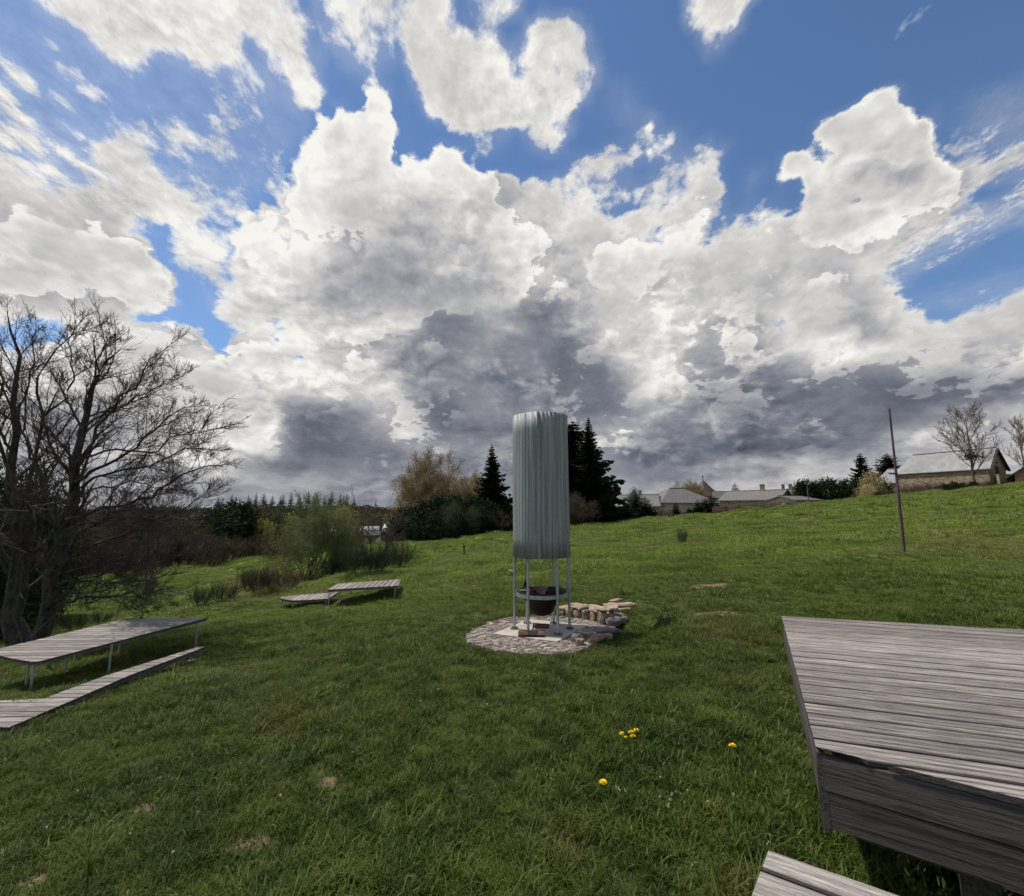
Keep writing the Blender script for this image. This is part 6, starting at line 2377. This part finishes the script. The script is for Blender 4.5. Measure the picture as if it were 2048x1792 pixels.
grass = link('grass', me)
tag(grass, 'short green grass of the lawn and meadow', 'grass', kind='stuff')
ng = bpy.data.node_groups.new('grass', 'GeometryNodeTree')
ng.interface.new_socket('Geometry', in_out='INPUT', socket_type='NodeSocketGeometry')
ng.interface.new_socket('Geometry', in_out='OUTPUT', socket_type='NodeSocketGeometry')
gi, go = ng.nodes.new('NodeGroupInput'), ng.nodes.new('NodeGroupOutput')
ci = nd(ng, 'GeometryNodeCollectionInfo', {0: tufts, 1: True, 2: True})
iop = ng.nodes.new('GeometryNodeInstanceOnPoints')
ng.links.new(gi.outputs[0], iop.inputs['Points'])
ng.links.new(ci.outputs[0], iop.inputs['Instance'])
iop.inputs['Pick Instance'].default_value = True


def attr(nm, ty):
    n = ng.nodes.new('GeometryNodeInputNamedAttribute')
    n.data_type = ty
    n.inputs[0].default_value = nm
    return [o for o in n.outputs if o.enabled][0]


ng.links.new(attr('kind_id', 'INT'), iop.inputs['Instance Index'])
ng.links.new(attr('size', 'FLOAT'), iop.inputs['Scale'])
cx_ = ng.nodes.new('ShaderNodeCombineXYZ')
ng.links.new(attr('turn', 'FLOAT'), cx_.inputs[2])
ng.links.new(cx_.outputs[0], iop.inputs['Rotation'])
ng.links.new(iop.outputs[0], go.inputs[0])
md = grass.modifiers.new('grass', 'NODES')
md.node_group = ng
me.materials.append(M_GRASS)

# ------------------------------------------------------------------ dandelions and small things
fl = [(1244, 1468), (1262, 1465), (1273, 1461), (1266, 1473), (1252, 1475), (1465, 1492), (1206, 1565)]
labs = ['dandelion at the left of the small yellow group', 'dandelion in the middle top of the yellow group', 'dandelion highest at the right of the yellow group', 'dandelion low at the right of the yellow group',
        'smallest low dandelion of the yellow group', 'single dandelion near the large wooden platform', 'single dandelion nearest the camera in the rank grass']
root = empty('dandelion', (0, 0, 0))
mb = MB()
mb.tube([(0, 0, -.09), (.003, 0, -.04), (0, 0, 0)], .0022, 5)
mb.build('stem', M_LEAF_OLIVE, root)
mb = MB()
for ringk, (n, r0, r1, z0_, z1_) in enumerate(((22, .003, .024, .001, .003), (18, .003, .020, .002, .009), (12, .001, .012, .004, .014))):
    for k in range(n):
        a = 2 * math.pi * (k + .5 * ringk) / n
        w_ = .0032
        ca, sa = math.cos(a), math.sin(a)
        mb.add([(ca * r0 - sa * w_ * .5, sa * r0 + ca * w_ * .5, z0_), (ca * r0 + sa * w_ * .5, sa * r0 - ca * w_ * .5, z0_), (ca * r1 + sa * w_, sa * r1 - ca * w_, z1_), (ca * r1 - sa * w_, sa * r1 + ca * w_, z1_)], [(0, 1, 2, 3)])
mb.build('flower_head', M_PETAL, root)
for (a, b), lab in zip(fl, labs):
    g = gnd(a, b + 12)
    t = g.y / pdir(a, b + 12).y
    p = at(a, b, t)
    sc = 1.0 if lab.startswith('single') else .85
    r = place(root, tuple(p), random.uniform(0, 6), sc * (.7 if 'smallest' in lab else 1), lab, 'flower', 'dandelions in the lawn')
    r.rotation_euler = (random.uniform(-.3, .1), random.uniform(-.2, .2), random.uniform(0, 6))

# pale seed heads and clover dots
cl = MB()
base_px = [(1322, 1554), (1332, 1560), (1355, 1582), (1357, 1586), (1340, 1600), (1338, 1612), (1370, 1606), (1376, 1584), (1240, 1582), (1250, 1584), (1238, 1612), (1284, 1612), (1536, 1672), (1540, 1690), (1346, 1590), (1360, 1592), (1322, 1592), (1234, 1576), (1325, 1556), (1500, 1770), (1440, 1612)]
for a, b in base_px:
    g = gnd(a, b + 8)
    t = g.y / pdir(a, b + 8).y
    p = at(a, b, t)
    for k in range(7):
        q = p + Vector((random.gauss(0, .005), random.gauss(0, .005), random.gauss(0, .004)))
        s = .0045
        cl.add([(q.x - s, q.y, q.z), (q.x + s, q.y, q.z), (q.x + s * .5, q.y, q.z + s * 1.4), (q.x - s * .5, q.y + s, q.z + s * 1.2)], [(0, 1, 2, 3), (0, 1, 2)] if False else [(0, 1, 2, 3)])
tag(cl.build('clover_flowers', M_CLOVER), 'tiny pale clover flowers scattered in the rank grass', 'flowers', kind='stuff')
# dead leaves on the lawn
dl = MB()
for (a, b) in [(345, 1720), (965, 1365), (842, 1415), (1300, 1340), (560, 1610), (255, 1685), (1098, 1575), (700, 1520), (395, 1643), (975, 1420), (1143, 1417), (1470, 1607), (1280, 1600), (1412, 1625), (480, 1540), (320, 1570), (610, 1705), (150, 1600), (430, 1420), (880, 1390), (90, 1675)]:
    p = gnd(a, b)
    s = random.uniform(.009, .018)
    an = random.uniform(0, 6.28)
    ca, sa = math.cos(an), math.sin(an)
    z = p.z + .05
    dl.add([(p.x, p.y, z), (p.x + ca * s - sa * s * .5, p.y + sa * s + ca * s * .5, z + .008), (p.x + ca * 2 * s, p.y + sa * 2 * s, z + .002), (p.x + ca * s + sa * s * .5, p.y + sa * s - ca * s * .5, z + .010)], [(0, 1, 2, 3)])
tag(dl.build('dead_leaves', mat('dead_leaf', (.20, .14, .09, 1), (.34, .27, .19, 1), 30)), 'a few pale dead leaves scattered on the lawn', 'leaves', kind='stuff')
# ------------------------------------------------------------------ things that share a look are told apart by their order
ORD = ['first', 'second', 'third', 'fourth', 'fifth', 'sixth', 'seventh', 'eighth', 'ninth', 'tenth', 'eleventh', 'twelfth', 'thirteenth', 'fourteenth', 'fifteenth', 'sixteenth', 'seventeenth',
       'eighteenth', 'nineteenth', 'twentieth', 'twenty-first', 'twenty-second', 'twenty-third', 'twenty-fourth', 'twenty-fifth', 'twenty-sixth', 'twenty-seventh', 'twenty-eighth', 'twenty-ninth', 'thirtieth']
same = {}
for o in COL.objects:
    if o.get('label') and o.get('category') and o.parent is None:
        same.setdefault(o['label'], []).append(o)
for lab, os_ in same.items():
    if len(os_) > 1:
        os_.sort(key=lambda o: o.location.x / o.location.y)
        for k, o in enumerate(os_):
            o['label'] = lab + (', leftmost of them' if k == 0 else ', rightmost of them' if k == len(os_) - 1 else ', ' + ORD[k] + ' from the left')
print('DONE', round(time.time() - T0, 1))
